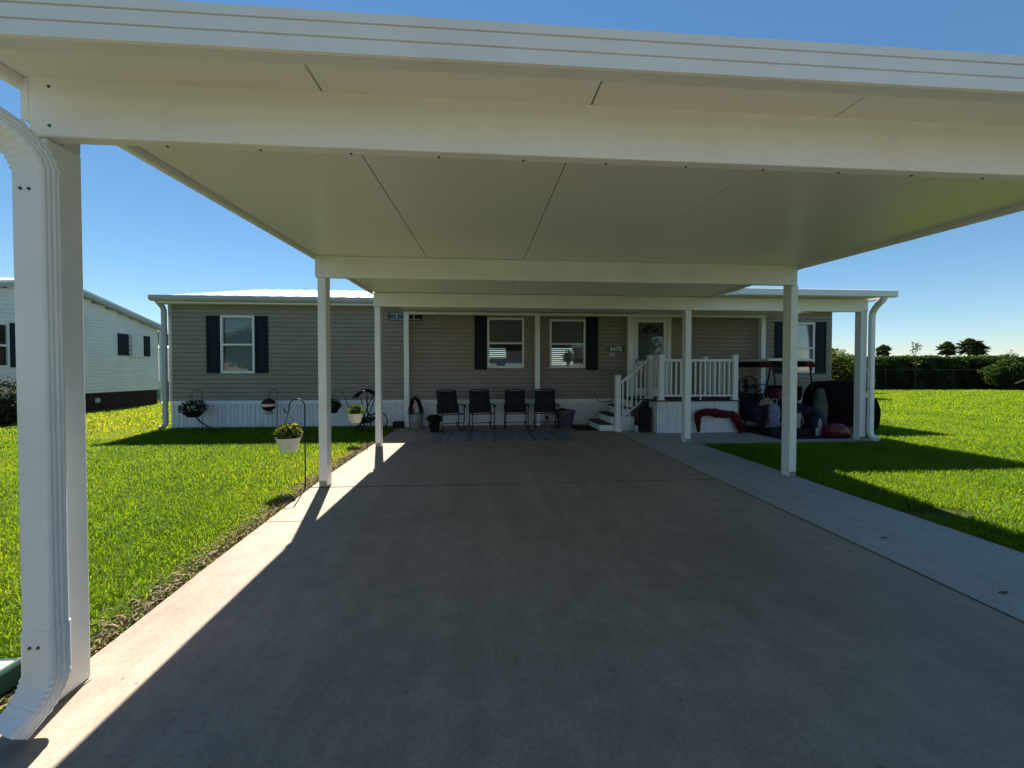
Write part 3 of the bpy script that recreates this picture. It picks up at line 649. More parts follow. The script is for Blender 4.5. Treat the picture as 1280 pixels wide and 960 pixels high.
# ------------------------------------------------------------------ rocking chairs, rug and pots
tag(MB().box(-1.22, 1.98, 8.16, 9.62, .002, .010).build('rug', rug_m, None), 'grey striped outdoor rug in front of the four rocking chairs', 'rug')
def make_chair():
    t = thing('rocking_chair', (0, 0, 0), 'x', 'chair', 'sling rocking chairs on the patio', local=True)
    w = .255
    def sling(pr, wd, name):
        mb = MB(); vs = []; fs = []; m = len(pr); nx = 5
        for y, z in pr:
            for i in range(nx):
                u = i / (nx - 1) * 2 - 1; vs.append((u * wd, y + .02 * (1 - u * u), z - .012 * (1 - u * u)))
        for i in range(m - 1):
            for k in range(nx - 1): fs.append((i * nx + k, i * nx + k + 1, (i + 1) * nx + k + 1, (i + 1) * nx + k))
        o = mb.add(vs, fs).build(name, sling_m, t, smooth=True); so = o.modifiers.new('solid', 'SOLIDIFY'); so.thickness = .006; return o
    sling([(.20, .42), (.225, .50), (.27, .66), (.315, .82), (.345, .98)], w - .008, 'back_sling')
    sling([(-.24, .445), (-.10, .43), (.08, .405), (.20, .40)], w - .008, 'seat_sling')
    for s in (-1, 1):
        x = s * w
        MB().tube([(x, .34 + .02, 1.0), (x, .27, .68), (x, .21, .42), (x, .02, .41), (x, -.20, .44), (x, -.255, .43)], .013, 8).build('side_rail', black_m, t, smooth=True)
        xo = s * (w + .025)
        MB().tube([(xo, -.20, .05), (xo, -.235, .40), (xo, -.23, .62)], .013, 8).build('leg', black_m, t, smooth=True)
        MB().tube([(xo, .25, .045), (xo, .20, .36), (xo, .25, .63)], .013, 8).build('leg', black_m, t, smooth=True)
        ar = MB(); ap = [(-.30, .605), (-.24, .645), (-.05, .65), (.26, .635)]
        for (y0_, z0_), (y1_, z1_) in zip(ap[:-1], ap[1:]): ar.bar((xo, y0_, z0_), (xo, y1_, z1_), .05, .022)
        ar.build('armrest', black_m, t, bevel=.005)
        MB().tube([(xo, -.42 + .84 * k / 12, .022 + .12 * ((k - 6) / 6.0) ** 2) for k in range(13)], .014, 8).build('rocker', black_m, t, smooth=True)
    MB().tube([(-w - .02, -.225, .21), (w + .02, -.225, .21)], .010, 8).build('stretcher', black_m, t)
    MB().tube([(-w, .36, 1.0), (-.1, .372, 1.012), (.1, .372, 1.012), (w, .36, 1.0)], .013, 8).build('top_rail', black_m, t, smooth=True)
    MB().tube([(-w, -.255, .43), (w, -.255, .43)], .012, 8).build('front_rail', black_m, t)
    return t
ch = make_chair()
for i, (x, y, rz, lab) in enumerate(((-.86, 9.72, 22, 'dark sling rocking chair turned aside next to the round dark planter'),
                                     (-.08, 9.80, 11, 'dark sling rocking chair second from the zinc bucket, angled slightly'),
                                     (.80, 9.80, 1, 'dark sling rocking chair between another rocker and the wall post, facing straight out'),
                                     (1.575, 9.80, -3, 'dark sling rocking chair in front of the wall post beside the purple pot'))):
    c = ch if i == 0 else copy_tree(ch)
    c.location = (x, y, .006); c.rotation_euler = (0, 0, R(rz)); c['label'] = lab
def clump(c, rx, rz, n, seed=0):
    d = rng.normal(size=(n, 3)); d /= np.linalg.norm(d, axis=1)[:, None]; r = rng.uniform(.35, 1.08, n) ** .6
    return np.array(c) + d * r[:, None] * np.array([rx, rx, rz])
rp = thing('round_planter', (-1.24, 9.55, .006), 'low round planter with dark foliage at the end of the chair row', 'planter')
MB().lathe([(.09, 0), (.11, .02), (.14, .18), (.15, .20), (.12, .20)], 16, (-1.24, 9.55, .012)).build('pot', black_m, rp, smooth=True)
leaves('foliage', clump((-1.24, 9.55, .32), .20, .10, 620), .06, dark_leaf, rp, 'stuff')
bu = thing('zinc_bucket', (-1.80, 10.20, 0), 'grey zinc bucket holding dark garden tools beside the corner wall post', 'bucket')
MB().lathe([(.16, 0), (.17, .02), (.20, .36), (.215, .37), (.205, .385), (.185, .375), (.16, .10), (.0, .09)], 20, (-1.80, 10.20, .004)).build('body', zinc_m, bu, smooth=True)
MB().tube([(-1.80 + .20 * math.cos(a), 10.18, .40 + .30 * math.sin(a)) for a in np.linspace(0, math.pi, 14)], .012, 6).build('handle', black_m, bu, smooth=True)
MB().tube([(-1.93, 10.22, .2), (-1.93, 10.22, .55), (-1.90, 10.22, .74), (-1.82, 10.22, .80), (-1.74, 10.22, .72), (-1.68, 10.22, .52), (-1.66, 10.22, .2)], [.03, .04, .05, .05, .05, .045, .03], 8).build('tool_handle', black_cloth, bu, smooth=True)
MB().tube([(-1.86, 10.15, .3), (-1.86, 10.15, .56)], [.02, .03], 8).build('trowel_grip', orange_m, bu, smooth=True)
pp_ = thing('purple_pot', (2.16, 10.22, 0), 'squat purple-grey pot against the skirting next to the last rocker', 'pot')
MB().lathe([(.17, 0), (.19, .02), (.25, .38), (.28, .42), (.27, .45), (.24, .44), (.20, .3), (.0, .28)], 20, (2.16, 10.22, .004)).build('body', pot_purple, pp_, smooth=True)
leaves('foliage', clump((2.08, 10.2, .44), .13, .07, 120), .06, dark_leaf, pp_, 'stuff')
fg = thing('frog_figurine', (1.72, 10.56, 0), 'small dark figurine by the skirting behind the rocker at the wall post', 'figurine')
MB().lathe([(.06, 0), (.075, .05), (.06, .13), (.03, .16)], 12, (1.72, 10.56, .004)).build('body', zinc_m, fg, smooth=True); MB().lathe([(.02, .15), (.05, .19), (.045, .24), (.01, .27)], 12, (1.72, 10.56, .004)).build('head', black_m, fg, smooth=True)

# ------------------------------------------------------------------ shepherd hooks with hanging baskets
def hook(x, y, side, h, r, lab, lean=0):
    t = MB(); pts = [(x, y, -.12), (x + lean * .3, y, h * .5), (x + lean, y, h - r)]
    for a in np.linspace(0, math.pi, 12)[1:]: pts.append((x + lean + side * (r - r * math.cos(a)), y, h - r + r * 1.0 * math.sin(a)))
    ex = pts[-1][0]; pts += [(ex, y, h - r - .05), (ex + side * .02, y, h - r - .085), (ex + side * .055, y, h - r - .07), (ex + side * .065, y, h - r - .03)]
    t.tube(pts, .0075, 7); o = t.build('shepherd_hook', black_m, None, smooth=True); tag(o, lab, 'plant hook', 'shepherd hooks along the house'); return (ex + side * .03, y, h - r - .08)
def basket(c, top, r, lab, pm, lm, n, hgt=.17, fr=1.0, fz=.13, group='hanging flower baskets'):
    t = thing('hanging_basket', c, lab, 'hanging basket', group); x, y, z = c
    MB().lathe([(r * .66, 0), (r * .68, .01), (r * .96, hgt - .02), (r * 1.03, hgt - .015), (r * 1.03, hgt), (r * .9, hgt), (r * .85, hgt - .04), (0, hgt - .05)], 20, c).build('pot', pm, t, smooth=True)
    leaves('foliage', clump((x, y, z + hgt + fz * .45), r * fr, fz, n), .055, lm, t, 'stuff')
    for a in (0.3, 2.4, 4.5): MB().tube([(x + r * math.cos(a), y + r * math.sin(a), z + hgt - .005), (x, y, top[2] + .0), (top[0], top[1], top[2] + .008)], .0022, 5).build('hanger_wire', black_m, t)
    return t
hp = hook(-2.285, 5.05, -1, 1.15, .095, 'black shepherd hook at the driveway edge by the carport post')
basket((-2.487, 5.05, .487), (hp[0], hp[1], hp[2]), .145, 'cream hanging pot with leafy plant on the hook beside the carport post', pot_white, pot_leaf, 700, hgt=.175, fr=1.05, fz=.12)
hp = hook(-2.40, 8.05, -1, 1.10, .09, 'black shepherd hook on the lawn beside the hooded push cart')
basket((-2.64, 8.05, .45), hp, .15, 'cream hanging pot with yellow-flecked plant in front of the push cart', pot_white, pot_leaf, 600, hgt=.19, fz=.12)
hp = hook(-7.15, 10.25, -1, 1.03, .12, 'black shepherd hook by the skirting nearest the house corner downspout', .0)
tb = basket((-7.36, 10.25, .34), hp, .20, 'dark trailing hanging basket by the house corner downspout', black_m, dark_leaf, 900, hgt=.14, fr=1.45, fz=.20)
MB().tube([(-7.30, 10.25, .34), (-7.18, 10.22, .22), (-6.98, 10.2, .10), (-6.80, 10.2, .03)], .018, 7).build('trailing_stem', black_m, tb, smooth=True)
hp = hook(-5.32, 10.25, -1, 1.03, .09, 'black shepherd hook by the skirting carrying a striped lantern')
ln = thing('striped_lantern', (-5.53, 10.25, .45), 'round hanging lantern with red and white stripes against the skirting', 'lantern')
for k in range(5):
    z0_ = .47 + k * .066; pr = [(math.sqrt(max(.0004, .165 ** 2 - (z - .64) ** 2)), z) for z in np.linspace(z0_, z0_ + .066, 5)]
    MB().lathe(pr, 18, (-5.53, 10.25, 0)).build('band', (black_m, red_m, pot_white, red_m, black_m)[k], ln, smooth=True)
MB().lathe([(.07, .40), (.10, .42), (.09, .47)], 14, (-5.53, 10.25, 0)).build('base', zinc_m, ln, smooth=True)
MB().tube([(-5.53, 10.25, .80), (-5.53, 10.25, .86), (hp[0], hp[1], hp[2])], .004, 5).build('hanger_wire', black_m, ln)
hp = hook(-3.45, 10.25, -1, 1.03, .11, 'black shepherd hook leaning over by the push cart', -.22)
basket((-3.93, 10.25, .42), hp, .15, 'dark hanging basket on the leaning hook by the skirting', black_m, dark_leaf, 600, hgt=.13, fr=1.3, fz=.16)
# push cart with hood
pcx = -2.90; pcy = 9.75
pt = thing('push_cart', (pcx, pcy, 0), 'black hooded push cart with thin spoked wheels parked by the skirting', 'cart')
hd = MB(); vs = []; fs = []
for i, a in enumerate(np.linspace(R(25), R(165), 9)):
    for j, b in enumerate(np.linspace(-1, 1, 5)): vs.append((pcx - .02 + .30 * math.cos(a), pcy + b * .20, .80 + .26 * math.sin(a) - .04 * b * b))
for i in range(8):
    for j in range(4): fs.append((i * 5 + j, i * 5 + j + 1, (i + 1) * 5 + j + 1, (i + 1) * 5 + j))
ho = hd.add(vs, fs).build('hood', black_cloth, pt, smooth=True); ho.modifiers.new('solid', 'SOLIDIFY').thickness = .02
for yy in (-.19, .19):
    MB().tube([(pcx + .26, pcy + yy, 1.0), (pcx + .10, pcy + yy, .75), (pcx - .02, pcy + yy, .45), (pcx - .12, pcy + yy, .2), (pcx - .18, pcy + yy, .08)], .013, 7).build('frame_tube', black_m, pt, smooth=True)
    MB().tube([(pcx - .10, pcy + yy, .85), (pcx - .05, pcy + yy, .45), (pcx + .16, pcy + yy, .22)], .012, 7).build('frame_tube', black_m, pt, smooth=True)
    wx = pcx + .20; wl = MB().tube([(wx + .22 * math.cos(a), pcy + yy * 1.2, .235 + .22 * math.sin(a)) for a in np.linspace(0, 2 * math.pi, 25)], .014, 6).build('wheel', tyre_m, pt, smooth=True)
    sp = MB()
    for a in np.arange(0, math.pi, math.pi / 5): sp.tube([(wx + .21 * math.cos(a), pcy + yy * 1.2, .235 + .21 * math.sin(a)), (wx - .21 * math.cos(a), pcy + yy * 1.2, .235 - .21 * math.sin(a))], .003, 4)
    sp.build('spokes', zinc_m, wl)
MB().tube([(pcx - .20 + .075 * math.cos(a), pcy, .09 + .075 * math.sin(a)) for a in np.linspace(0, 2 * math.pi, 17)], .016, 6).build('wheel', tyre_m, pt, smooth=True)
MB().hexa([(pcx - .15, pcy - .17, .20), (pcx + .12, pcy - .17, .24), (pcx + .12, pcy + .17, .24), (pcx - .15, pcy + .17, .20), (pcx - .18, pcy - .17, .34), (pcx + .16, pcy - .17, .36), (pcx + .16, pcy + .17, .36), (pcx - .18, pcy + .17, .34)]).build('basket', black_cloth, pt, bevel=.02)
vb = MB().box(-2.42, -2.15, 10.25, 10.45, -.0, .17).build('valve_box', black_m, None, bevel=.015); tag(vb, 'low black box on the ground between push cart and bucket', 'box')

# ------------------------------------------------------------------ golf cart and clutter on the porch slab
GX, GY = 7.32, 9.45
gc = thing('golf_cart', (GX, GY, .004), 'dark golf cart with white roof parked under the porch roof beside the deck', 'golf cart', rotz=R(8), local=True)
def cartprism(poly, y0, y1, name, m_, bev=.03): return MB().prism(poly, 'y', y0, y1).build(name, m_, gc, bevel=bev, seg=3)
cartprism([(-.88, .30), (-.92, .52), (-.80, .78), (-.62, .86), (-.50, .62), (-.42, .36), (.35, .34), (.42, .60), (1.0, .66), (1.04, .40), (.95, .28), (-.80, .24)], -.56, .56, 'body', navy_m)
cartprism([(-.84, .66), (-.80, .80), (-.60, .88), (-.30, .66), (-.22, .52), (-.30, .50), (-.55, .70)], -.585, -.565, 'body_panel', tan_m, .006)
cartprism([(-.66, .87), (-.80, .80), (-.76, .90), (-.62, .95)], -.52, .52, 'dashboard', black_m, .01)
MB().box(-.10, .42, -.50, .50, .61, .74).build('seat', black_cloth, gc, bevel=.04, seg=3)
MB().hexa([(.36, -.50, .76), (.50, -.50, .76), (.50, .50, .76), (.36, .50, .76), (.44, -.48, 1.12), (.56, -.48, 1.12), (.56, .48, 1.12), (.44, .48, 1.12)]).build('backrest', black_cloth, gc, bevel=.04, seg=3)
rf = MB(); rf.prism([(-.62, 1.755), (-.58, 1.79), (.0, 1.825), (.72, 1.80), (.76, 1.765), (.72, 1.745), (-.58, 1.745)], 'y', -.58, .58); rf.build('roof', white_v, gc, bevel=.012)
fr_ = MB().box(-.56, .70, -.585, -.565, 1.60, 1.742); fr_.box(-.56, .70, .565, .585, 1.60, 1.742); fr_.build('rain_curtain', black_cloth, gc, bevel=.01)
MB().tube([(-.85, -.6, 1.64), (-.72, -.61, 1.66), (-.56, -.60, 1.66)], [.05, .07, .06], 9).build('curtain_roll', red_m, gc, smooth=True)
MB().tube([(.42, -.6, 1.66), (.62, -.61, 1.67), (.76, -.60, 1.64)], [.05, .075, .05], 9).build('curtain_roll', red_m, gc, smooth=True)
for s in (-1, 1):
    MB().tube([(-.62, s * .50, .92), (-.52, s * .52, 1.35), (-.44, s * .53, 1.76)], .020, 8).build('roof_strut', black_m, gc, smooth=True)
    MB().tube([(.86, s * .50, .62), (.78, s * .52, 1.1), (.68, s * .53, 1.72)], .020, 8).build('roof_strut', black_m, gc, smooth=True)
    for x in (-.58, .70):
        w_ = MB().tube([(x, s * .46, .215), (x, s * .585, .215)], .215, 22).build('wheel', tyre_m, gc, smooth=True)
        MB().tube([(x, s * .587, .215), (x, s * .597, .215)], .11, 16).build('hub_cap', zinc_m, w_, smooth=True)
MB().tube([(-.42 + .0 + .14 * math.sin(a) * .45, -.2 + .17 * math.cos(a), 1.03 + .14 * math.sin(a)) for a in np.linspace(0, 2 * math.pi, 21)], .013, 7).tube([(-.42, -.2, 1.03), (-.62, -.2, .90)], .018, 7).build('steering_wheel', black_m, gc, smooth=True)
bagm = MB().hexa([(-.15, -.45, .76), (.30, -.45, .76), (.30, -.05, .76), (-.15, -.05, .76), (-.12, -.42, 1.02), (.20, -.42, 1.06), (.20, -.08, 1.06), (-.12, -.08, 1.02)])
Mx = Matrix.Translation(gc.location) @ Matrix.Rotation(R(8), 4, 'Z')
def place(mb): mb.v = [tuple(Mx @ Vector(p)) for p in mb.v]; return mb
tag(place(bagm).build('duffel_bag', maroon_m, None, bevel=.06, seg=4), 'maroon and black bag lying on the golf cart seat', 'bag')
# electric fan on the deck side
fn = thing('electric_fan', (6.42, 9.10, 0), 'black caged electric fan standing between the deck and the golf cart', 'fan')
fx, fy, fz_ = 6.46, 8.98, 1.12
for r_, yy in ((.25, .0), (.25, .05), (.17, -.03), (.09, -.045)): MB().tube([(fx + r_ * math.cos(a), fy + yy, fz_ + r_ * math.sin(a)) for a in np.linspace(0, 2 * math.pi, 29)], .006 if r_ < .2 else .010, 6).build('guard_ring', black_m, fn, smooth=True)
sp = MB()
for a in np.arange(0, math.pi, math.pi / 9): sp.tube([(fx + .25 * math.cos(a), fy, fz_ + .25 * math.sin(a)), (fx, fy - .05, fz_), (fx - .25 * math.cos(a), fy, fz_ - .25 * math.sin(a))], .0025, 4)
sp.build('guard_wires', black_m, fn, kind='stuff')
for k in range(3):
    a = k * 2.094; MB().add([(fx, fy + .02, fz_), (fx + .2 * math.cos(a - .35), fy + .0, fz_ + .2 * math.sin(a - .35)), (fx + .22 * math.cos(a), fy + .02, fz_ + .22 * math.sin(a)), (fx + .19 * math.cos(a + .4), fy + .045, fz_ + .19 * math.sin(a + .4))], [(0, 1, 2, 3)]).build('blade', black_m, fn)
MB().tube([(fx, fy - .055, fz_), (fx, fy + .16, fz_)], .055, 14).build('motor', black_m, fn, smooth=True)
MB().tube([(fx, fy + .12, fz_), (fx, fy + .12, .03)], .018, 8).lathe([(.20, 0), (.19, .025), (.03, .05)], 20, (fx, fy + .12, .006)).build('stand', black_m, fn, smooth=True)
# floral tote, white bucket, folded chair bag, covered grill, red bags, bottles
def sack(name, c, rx, ry, h, m_, lab, cat, bulge=.15, seed=1, parent=None, group=None, flat_top=.75):
    rr = random.Random(seed); vs = []; fs = []; nr, nn = 9, 18
    for i in range(nr):
        t = i / (nr - 1); k = (.90 + bulge * math.sin(math.pi * t)) * (1 - (1 - flat_top) * t ** 3)
        for j in range(nn):
            a = 2 * math.pi * j / nn; sq = 1 / max(abs(math.cos(a)), abs(math.sin(a))) ** .55; w = 1 + rr.uniform(-.09, .09)
            vs.append((c[0] + rx * k * sq * math.cos(a) * w, c[1] + ry * k * sq * math.sin(a) * w, c[2] + h * t + (rr.uniform(-.02, .02) if 0 < i else 0)))
    for i in range(nr - 1):
        for j in range(nn): fs.append((i * nn + j, i * nn + (j + 1) % nn, (i + 1) * nn + (j + 1) % nn, (i + 1) * nn + j))
    fs += [tuple(reversed(range(nn))), tuple((nr - 1) * nn + j for j in range(nn))]
    o = MB().add(vs, fs).build(name, m_, parent, smooth='all'); sbs = o.modifiers.new('sub', 'SUBSURF'); sbs.levels = 1; sbs.render_levels = 1
    if lab: tag(o, lab, cat, group)
    return o
tt = thing('tote_bag', (6.83, 8.62, .004), 'floral tote bag in pink, blue and white in front of the golf cart', 'bag')
sack('body', (6.83, 8.62, .16), .13, .08, .55, floral_m, None, None, .1, 3, tt, flat_top=1.0)
MB().tube([(6.75, 8.62, .70), (6.77, 8.60, .84), (6.88, 8.60, .84), (6.91, 8.62, .70)], .010, 6).build('handle', blue_m, tt, smooth=True)
cr = thing('storage_crate', (6.98, 8.63, .004), 'low black crate holding the floral tote and white bucket', 'crate')
MB().box(6.62, 7.62, 8.42, 8.84, .006, .155).build('body', black_m, cr, bevel=.02)
wb = thing('white_bucket', (7.34, 8.63, .155), 'white plastic bucket with a blue lid on the black crate', 'bucket')
MB().lathe([(.12, 0), (.125, .01), (.145, .33), (.15, .34), (.15, .355)], 20, (7.34, 8.63, .158)).build('body', lamp_m, wb, smooth=True)
MB().lathe([(.158, 0), (.158, .03), (.13, .05), (.12, .075), (.05, .08)], 20, (7.34, 8.63, .515)).build('lid', navy_m, wb, smooth=True)
MB().tube([(7.485, 8.63, .45), (7.53, 8.60, .40), (7.54, 8.58, .30), (7.50, 8.60, .20)], .008, 6).build('handle', zinc_m, wb, smooth=True)
gl = thing('covered_grill', (8.75, 9.2, 0), 'large barbecue grill hidden under a black cover beside the porch corner post', 'grill')
cv = MB(); vs = []; fs = []; prof = [(.0, .02, 1.0), (.25, .0, 1.0), (.55, -.01, .99), (.80, .0, .97), (.98, .0, .92), (1.16, .05, .74), (1.245, .10, .60)]
nn = 28
for z, e_, k in prof:
    for j in range(nn):
        a = 2 * math.pi * j / nn; sq = 1 / max(abs(math.cos(a)), abs(math.sin(a))) ** .8; f = 1 + .025 * math.sin(j * 2.3) * (1.2 - z)
        vs.append((8.90 + .70 * k * sq * math.cos(a) * f, 9.2 + .36 * k * sq * math.sin(a) * f, .02 + z))
for i in range(len(prof) - 1):
    for j in range(nn): fs.append((i * nn + j, i * nn + (j + 1) % nn, (i + 1) * nn + (j + 1) % nn, (i + 1) * nn + j))
fs.append(tuple((len(prof) - 1) * nn + j for j in range(nn)))
co_ = cv.add(vs, fs).build('cover', black_cloth, gl, smooth='all'); co_.modifiers.new('sub', 'SUBSURF').render_levels = 2
sack('side_table_cover', (9.56, 8.95, .03), .16, .25, .82, black_cloth, None, None, .2, 5, gl)
sack('chair_bag', (8.08, 8.72, .30), .15, .12, .80, grey_m, 'grey-green upright folded chair bag leaning on the covered grill', 'bag', .12, 8, flat_top=.45)
sack('dark_backpack', (7.92, 8.62, .006), .19, .16, .50, navy_m, 'dark navy backpack on the slab below the grey chair bag', 'backpack', .15, 9, flat_top=.6)
sack('red_bag', (8.02, 8.22, .006), .27, .15, .30, redp_m, 'large slumped red bag on the slab near the porch corner post', 'bag', .2, 11, flat_top=.45)
sack('red_pouch', (8.42, 8.30, .006), .15, .12, .21, redp_m, 'small red pouch beside the large red bag at the porch corner post', 'bag', .2, 12, flat_top=.6)
for i, (x, y, z, h, lab) in enumerate(((7.72, 8.40, .004, .22, 'short white spray bottle standing left of the red bag'), (7.80, 8.42, .004, .46, 'white bottle with dark cap behind the red bag'), (8.22, 8.02, .004, .13, 'tiny white bottle lying before the red pouch'))):
    bt = thing('bottle', (x, y, z), lab, 'bottle')
    MB().lathe([(.035, 0), (.04, .01), (.04, h * .65), (.015, h * .8), (.015, h * .86)], 14, (x, y, z + .002)).build('body', lamp_m, bt, smooth=True)
    MB().lathe([(.018, h * .865), (.018, h), (.01, h + .01)], 10, (x, y, z + .002)).build('cap', navy_m, bt, smooth=True)
tag(MB().box(6.45, 8.5, 7.95, 9.9, .0048, .0075).build('floor_mat', mat_m, None), 'thin black mat under the golf cart and clutter on the porch slab', 'mat')

# two dark leaves on the walkway
for i, (x, y, a, lab) in enumerate(((3.578, 3.175, .3, 'small dark fallen leaf on the walkway, close to the middle carport post'), (3.49, 2.324, .5, 'small dark fallen leaf on the walkway, further from the carport post'))):
    lf = MB().add([(x - .05, y, .008), (x, y - .014, .014), (x + .05, y + .01, .009), (x, y + .016, .010)], [(0, 1, 2), (0, 2, 3)]).build('fallen_leaf', trunk_m, None); tag(lf, lab, 'leaf')

# ------------------------------------------------------------------ neighbour buildings
NB = thing('neighbour_house', (-19, 14.2, 0), 'white-sided neighbouring house with brown skirting and dark shutters across the side yard', 'house')
nx, ny0, ny1 = -14.7, 10.05, 18.42
siding((nx, ny0, 0), (0, 1, 0), ny1 - ny0, .68, 3.45, [(2.02, 2.92, 1.62, 2.98)], expo=.125, gable=((ny1 - ny0) / 2, 4.50)).build('siding', nb_siding, NB, kind='stuff')
siding((-26, ny0, 0), (1, 0, 0), 26 + nx, .68, 3.45, [], expo=.125).build('siding', nb_siding, NB, kind='stuff')
siding((nx, ny1, 0), (-1, 0, 0), 26 + nx, .68, 3.45, [], expo=.125).build('siding', nb_siding, NB, kind='stuff')
MB().box(-26, nx - .04, ny0 + .04, ny1 - .04, 0, .675).build('skirting', brown_skirt, NB)
RYn = (ny0 + ny1) / 2
for s in (-1, 1):
    ye = RYn + s * ((ny1 - ny0) / 2 + .22); mb = MB()
    mb.hexa([(-26.2, ye, 3.42), (nx + .25, ye, 3.42), (nx + .25, RYn, 4.58), (-26.2, RYn, 4.58), (-26.2, ye, 3.50), (nx + .25, ye, 3.50), (nx + .25, RYn, 4.66), (-26.2, RYn, 4.66)])
    mb.build('roof', roof_m, NB)
    MB().hexa([(nx + .02, ye, 3.30), (nx + .24, ye, 3.30), (nx + .24, RYn, 4.46), (nx + .02, RYn, 4.46), (nx + .02, ye, 3.415), (nx + .24, ye, 3.415), (nx + .24, RYn, 4.575), (nx + .02, RYn, 4.575)]).build('rake_board', gut_m, NB)
MB().tube([(nx + .06, ny1 + .05, 3.4), (nx + .06, ny1 + .05, .12), (nx + .16, ny1 - .02, .03)], .045, 8).build('downspout', nb_siding, NB, smooth=True)
for y0_, y1_, z0_, z1_ in ((16.50, 16.94, 2.14, 3.02), (17.58, 17.97, 2.14, 3.02), (12.98, 13.14, 1.62, 3.0), (11.8, 12.05, 1.62, 3.0)): MB().box(nx + .016, nx + .05, y0_, y1_, z0_, z1_).build('shutter', shutter_m, NB, bevel=.006)
mb = MB()
for k in range(7): mb.tube([(nx + .10, 17.06 + k * .075, 2.08), (nx + .10, 17.06 + k * .075, 3.0)], .035, 6)
mb.box(nx + .015, nx + .066, 17.0, 17.56, 2.08, 3.0); mb.build('storm_panel', white_v, NB, smooth=True)
mb = MB()
for k in range(5): mb.box(nx + .016, nx + .03, 16.955, 16.998, 2.16 + k * .17, 2.22 + k * .17)
mb.build('window_slat', trunk_m, NB)
wn2 = MB()
for p_ in ((12.07, 12.13, 1.62, 2.98), (12.91, 12.97, 1.62, 2.98), (12.13, 12.91, 2.92, 2.98), (12.13, 12.91, 1.62, 1.68), (12.13, 12.91, 2.26, 2.32)): wn2.box(nx - .03, nx + .035, p_[0], p_[1], p_[2], p_[3])
w2 = wn2.build('window', white_v, NB)
for c, d in ((1.68, 2.26), (2.32, 2.92)): MB().box(nx - .02, nx - .015, 12.13, 12.91, c, d).build('pane', dark_glass, w2)
MB().box(nx - .04, nx - .02, 15.62, 15.80, .30, .48).build('skirt_vent', gut_m, NB)
bd = thing('white_outbuilding', (-20, 24, 0), 'small white-sided building far behind the gap between the houses', 'building')
siding((-24, 23.0, 0), (1, 0, 0), 9.0, .05, 2.75, [], expo=.15).build('siding', nb_siding, bd, kind='stuff')
siding((-15, 23.0, 0), (0, 1, 0), 5.0, .05, 2.75, [], expo=.15).build('siding', nb_siding, bd, kind='stuff')
MB().prism([(22.7, 2.72), (25.5, 3.0), (28.3, 2.72), (28.3, 2.80), (25.5, 3.1), (22.7, 2.80)], 'x', -24.3, -14.8).build('roof', roof_m, bd)
bn = thing('wheelie_bin', (-15.95, 20.4, 0), 'green wheeled rubbish bin behind the neighbouring house corner', 'bin')
MB().hexa([(-16.2, 20.2, .06), (-15.7, 20.2, .06), (-15.7, 20.7, .06), (-16.2, 20.7, .06), (-16.25, 20.12, .95), (-15.65, 20.12, .95), (-15.65, 20.75, .95), (-16.25, 20.75, .95)]).build('body', green_bin, bn, bevel=.03)
MB().box(-16.28, -15.62, 20.08, 20.80, .952, 1.02).build('lid', green_bin, bn, bevel=.025)
for x in (-16.22, -15.72): MB().tube([(x, 20.70, .11), (x + .06, 20.70, .11)], .105, 14).build('wheel', tyre_m, bn, smooth=True)

# ------------------------------------------------------------------ vegetation
def shell_points(c, r, n, lo=.72, lump=.16, zmin=0.03, seed=0):
    d = rng.normal(size=(n, 3)); d /= np.linalg.norm(d, axis=1)[:, None]
    ph = rng.uniform(0, 6, 6); l = sum(np.sin(d @ rng.normal(size=3) * 4 + p) for p in ph) / 6
    P = np.array(c) + d * np.array(r) * (rng.uniform(lo, 1, n) * (1 + lump * l))[:, None]
    return P[P[:, 2] > zmin]
def blob(c, r, name, m_, parent):
    mb = MB(); vs = []; fs = []; nr, nn = 8, 14
    pr = [(math.sin(math.pi * (i + .5) / nr), -math.cos(math.pi * (i + .5) / nr)) for i in range(nr)]
    for i, (a, b) in enumerate(pr):
        for j in range(nn):
            t = 2 * math.pi * j / nn; k = random.uniform(.88, 1.08); vs.append((c[0] + r[0] * a * k * math.cos(t), c[1] + r[1] * a * k * math.sin(t), max(.0, c[2] + r[2] * b * k)))
    for i in range(nr - 1):
        for j in range(nn): fs.append((i * nn + j, i * nn + (j + 1) % nn, (i + 1) * nn + (j + 1) % nn, (i + 1) * nn + j))
    return mb.add(vs, fs).build(name, m_, parent, smooth='all')
def shrub(c, r, n, size, m_, lab, group=None, name='shrub'):
    t = thing(name, (c[0], c[1], 0), lab, 'shrub', group)
    st = MB()
    for k in range(5):
        a = k * 1.257; st.tube([(c[0] + .05 * math.cos(a), c[1] + .05 * math.sin(a), -.05), (c[0] + r[0] * .35 * math.cos(a), c[1] + r[1] * .35 * math.sin(a), c[2]), (c[0] + r[0] * .6 * math.cos(a), c[1] + r[1] * .6 * math.sin(a), c[2] + r[2] * .6)], [.04, .025, .01], 6)
    st.build('stem', trunk_m, t, smooth=True)
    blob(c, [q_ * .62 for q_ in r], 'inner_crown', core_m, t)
    leaves('crown', shell_points(c, r, n, .45, .55), size, m_, t, 'stuff')
    return t
shrub((-13.35, 11.6, .62), (.85, 1.5, .70), 9000, .07, dark_leaf, 'dark clipped shrub against the neighbouring white house wall')
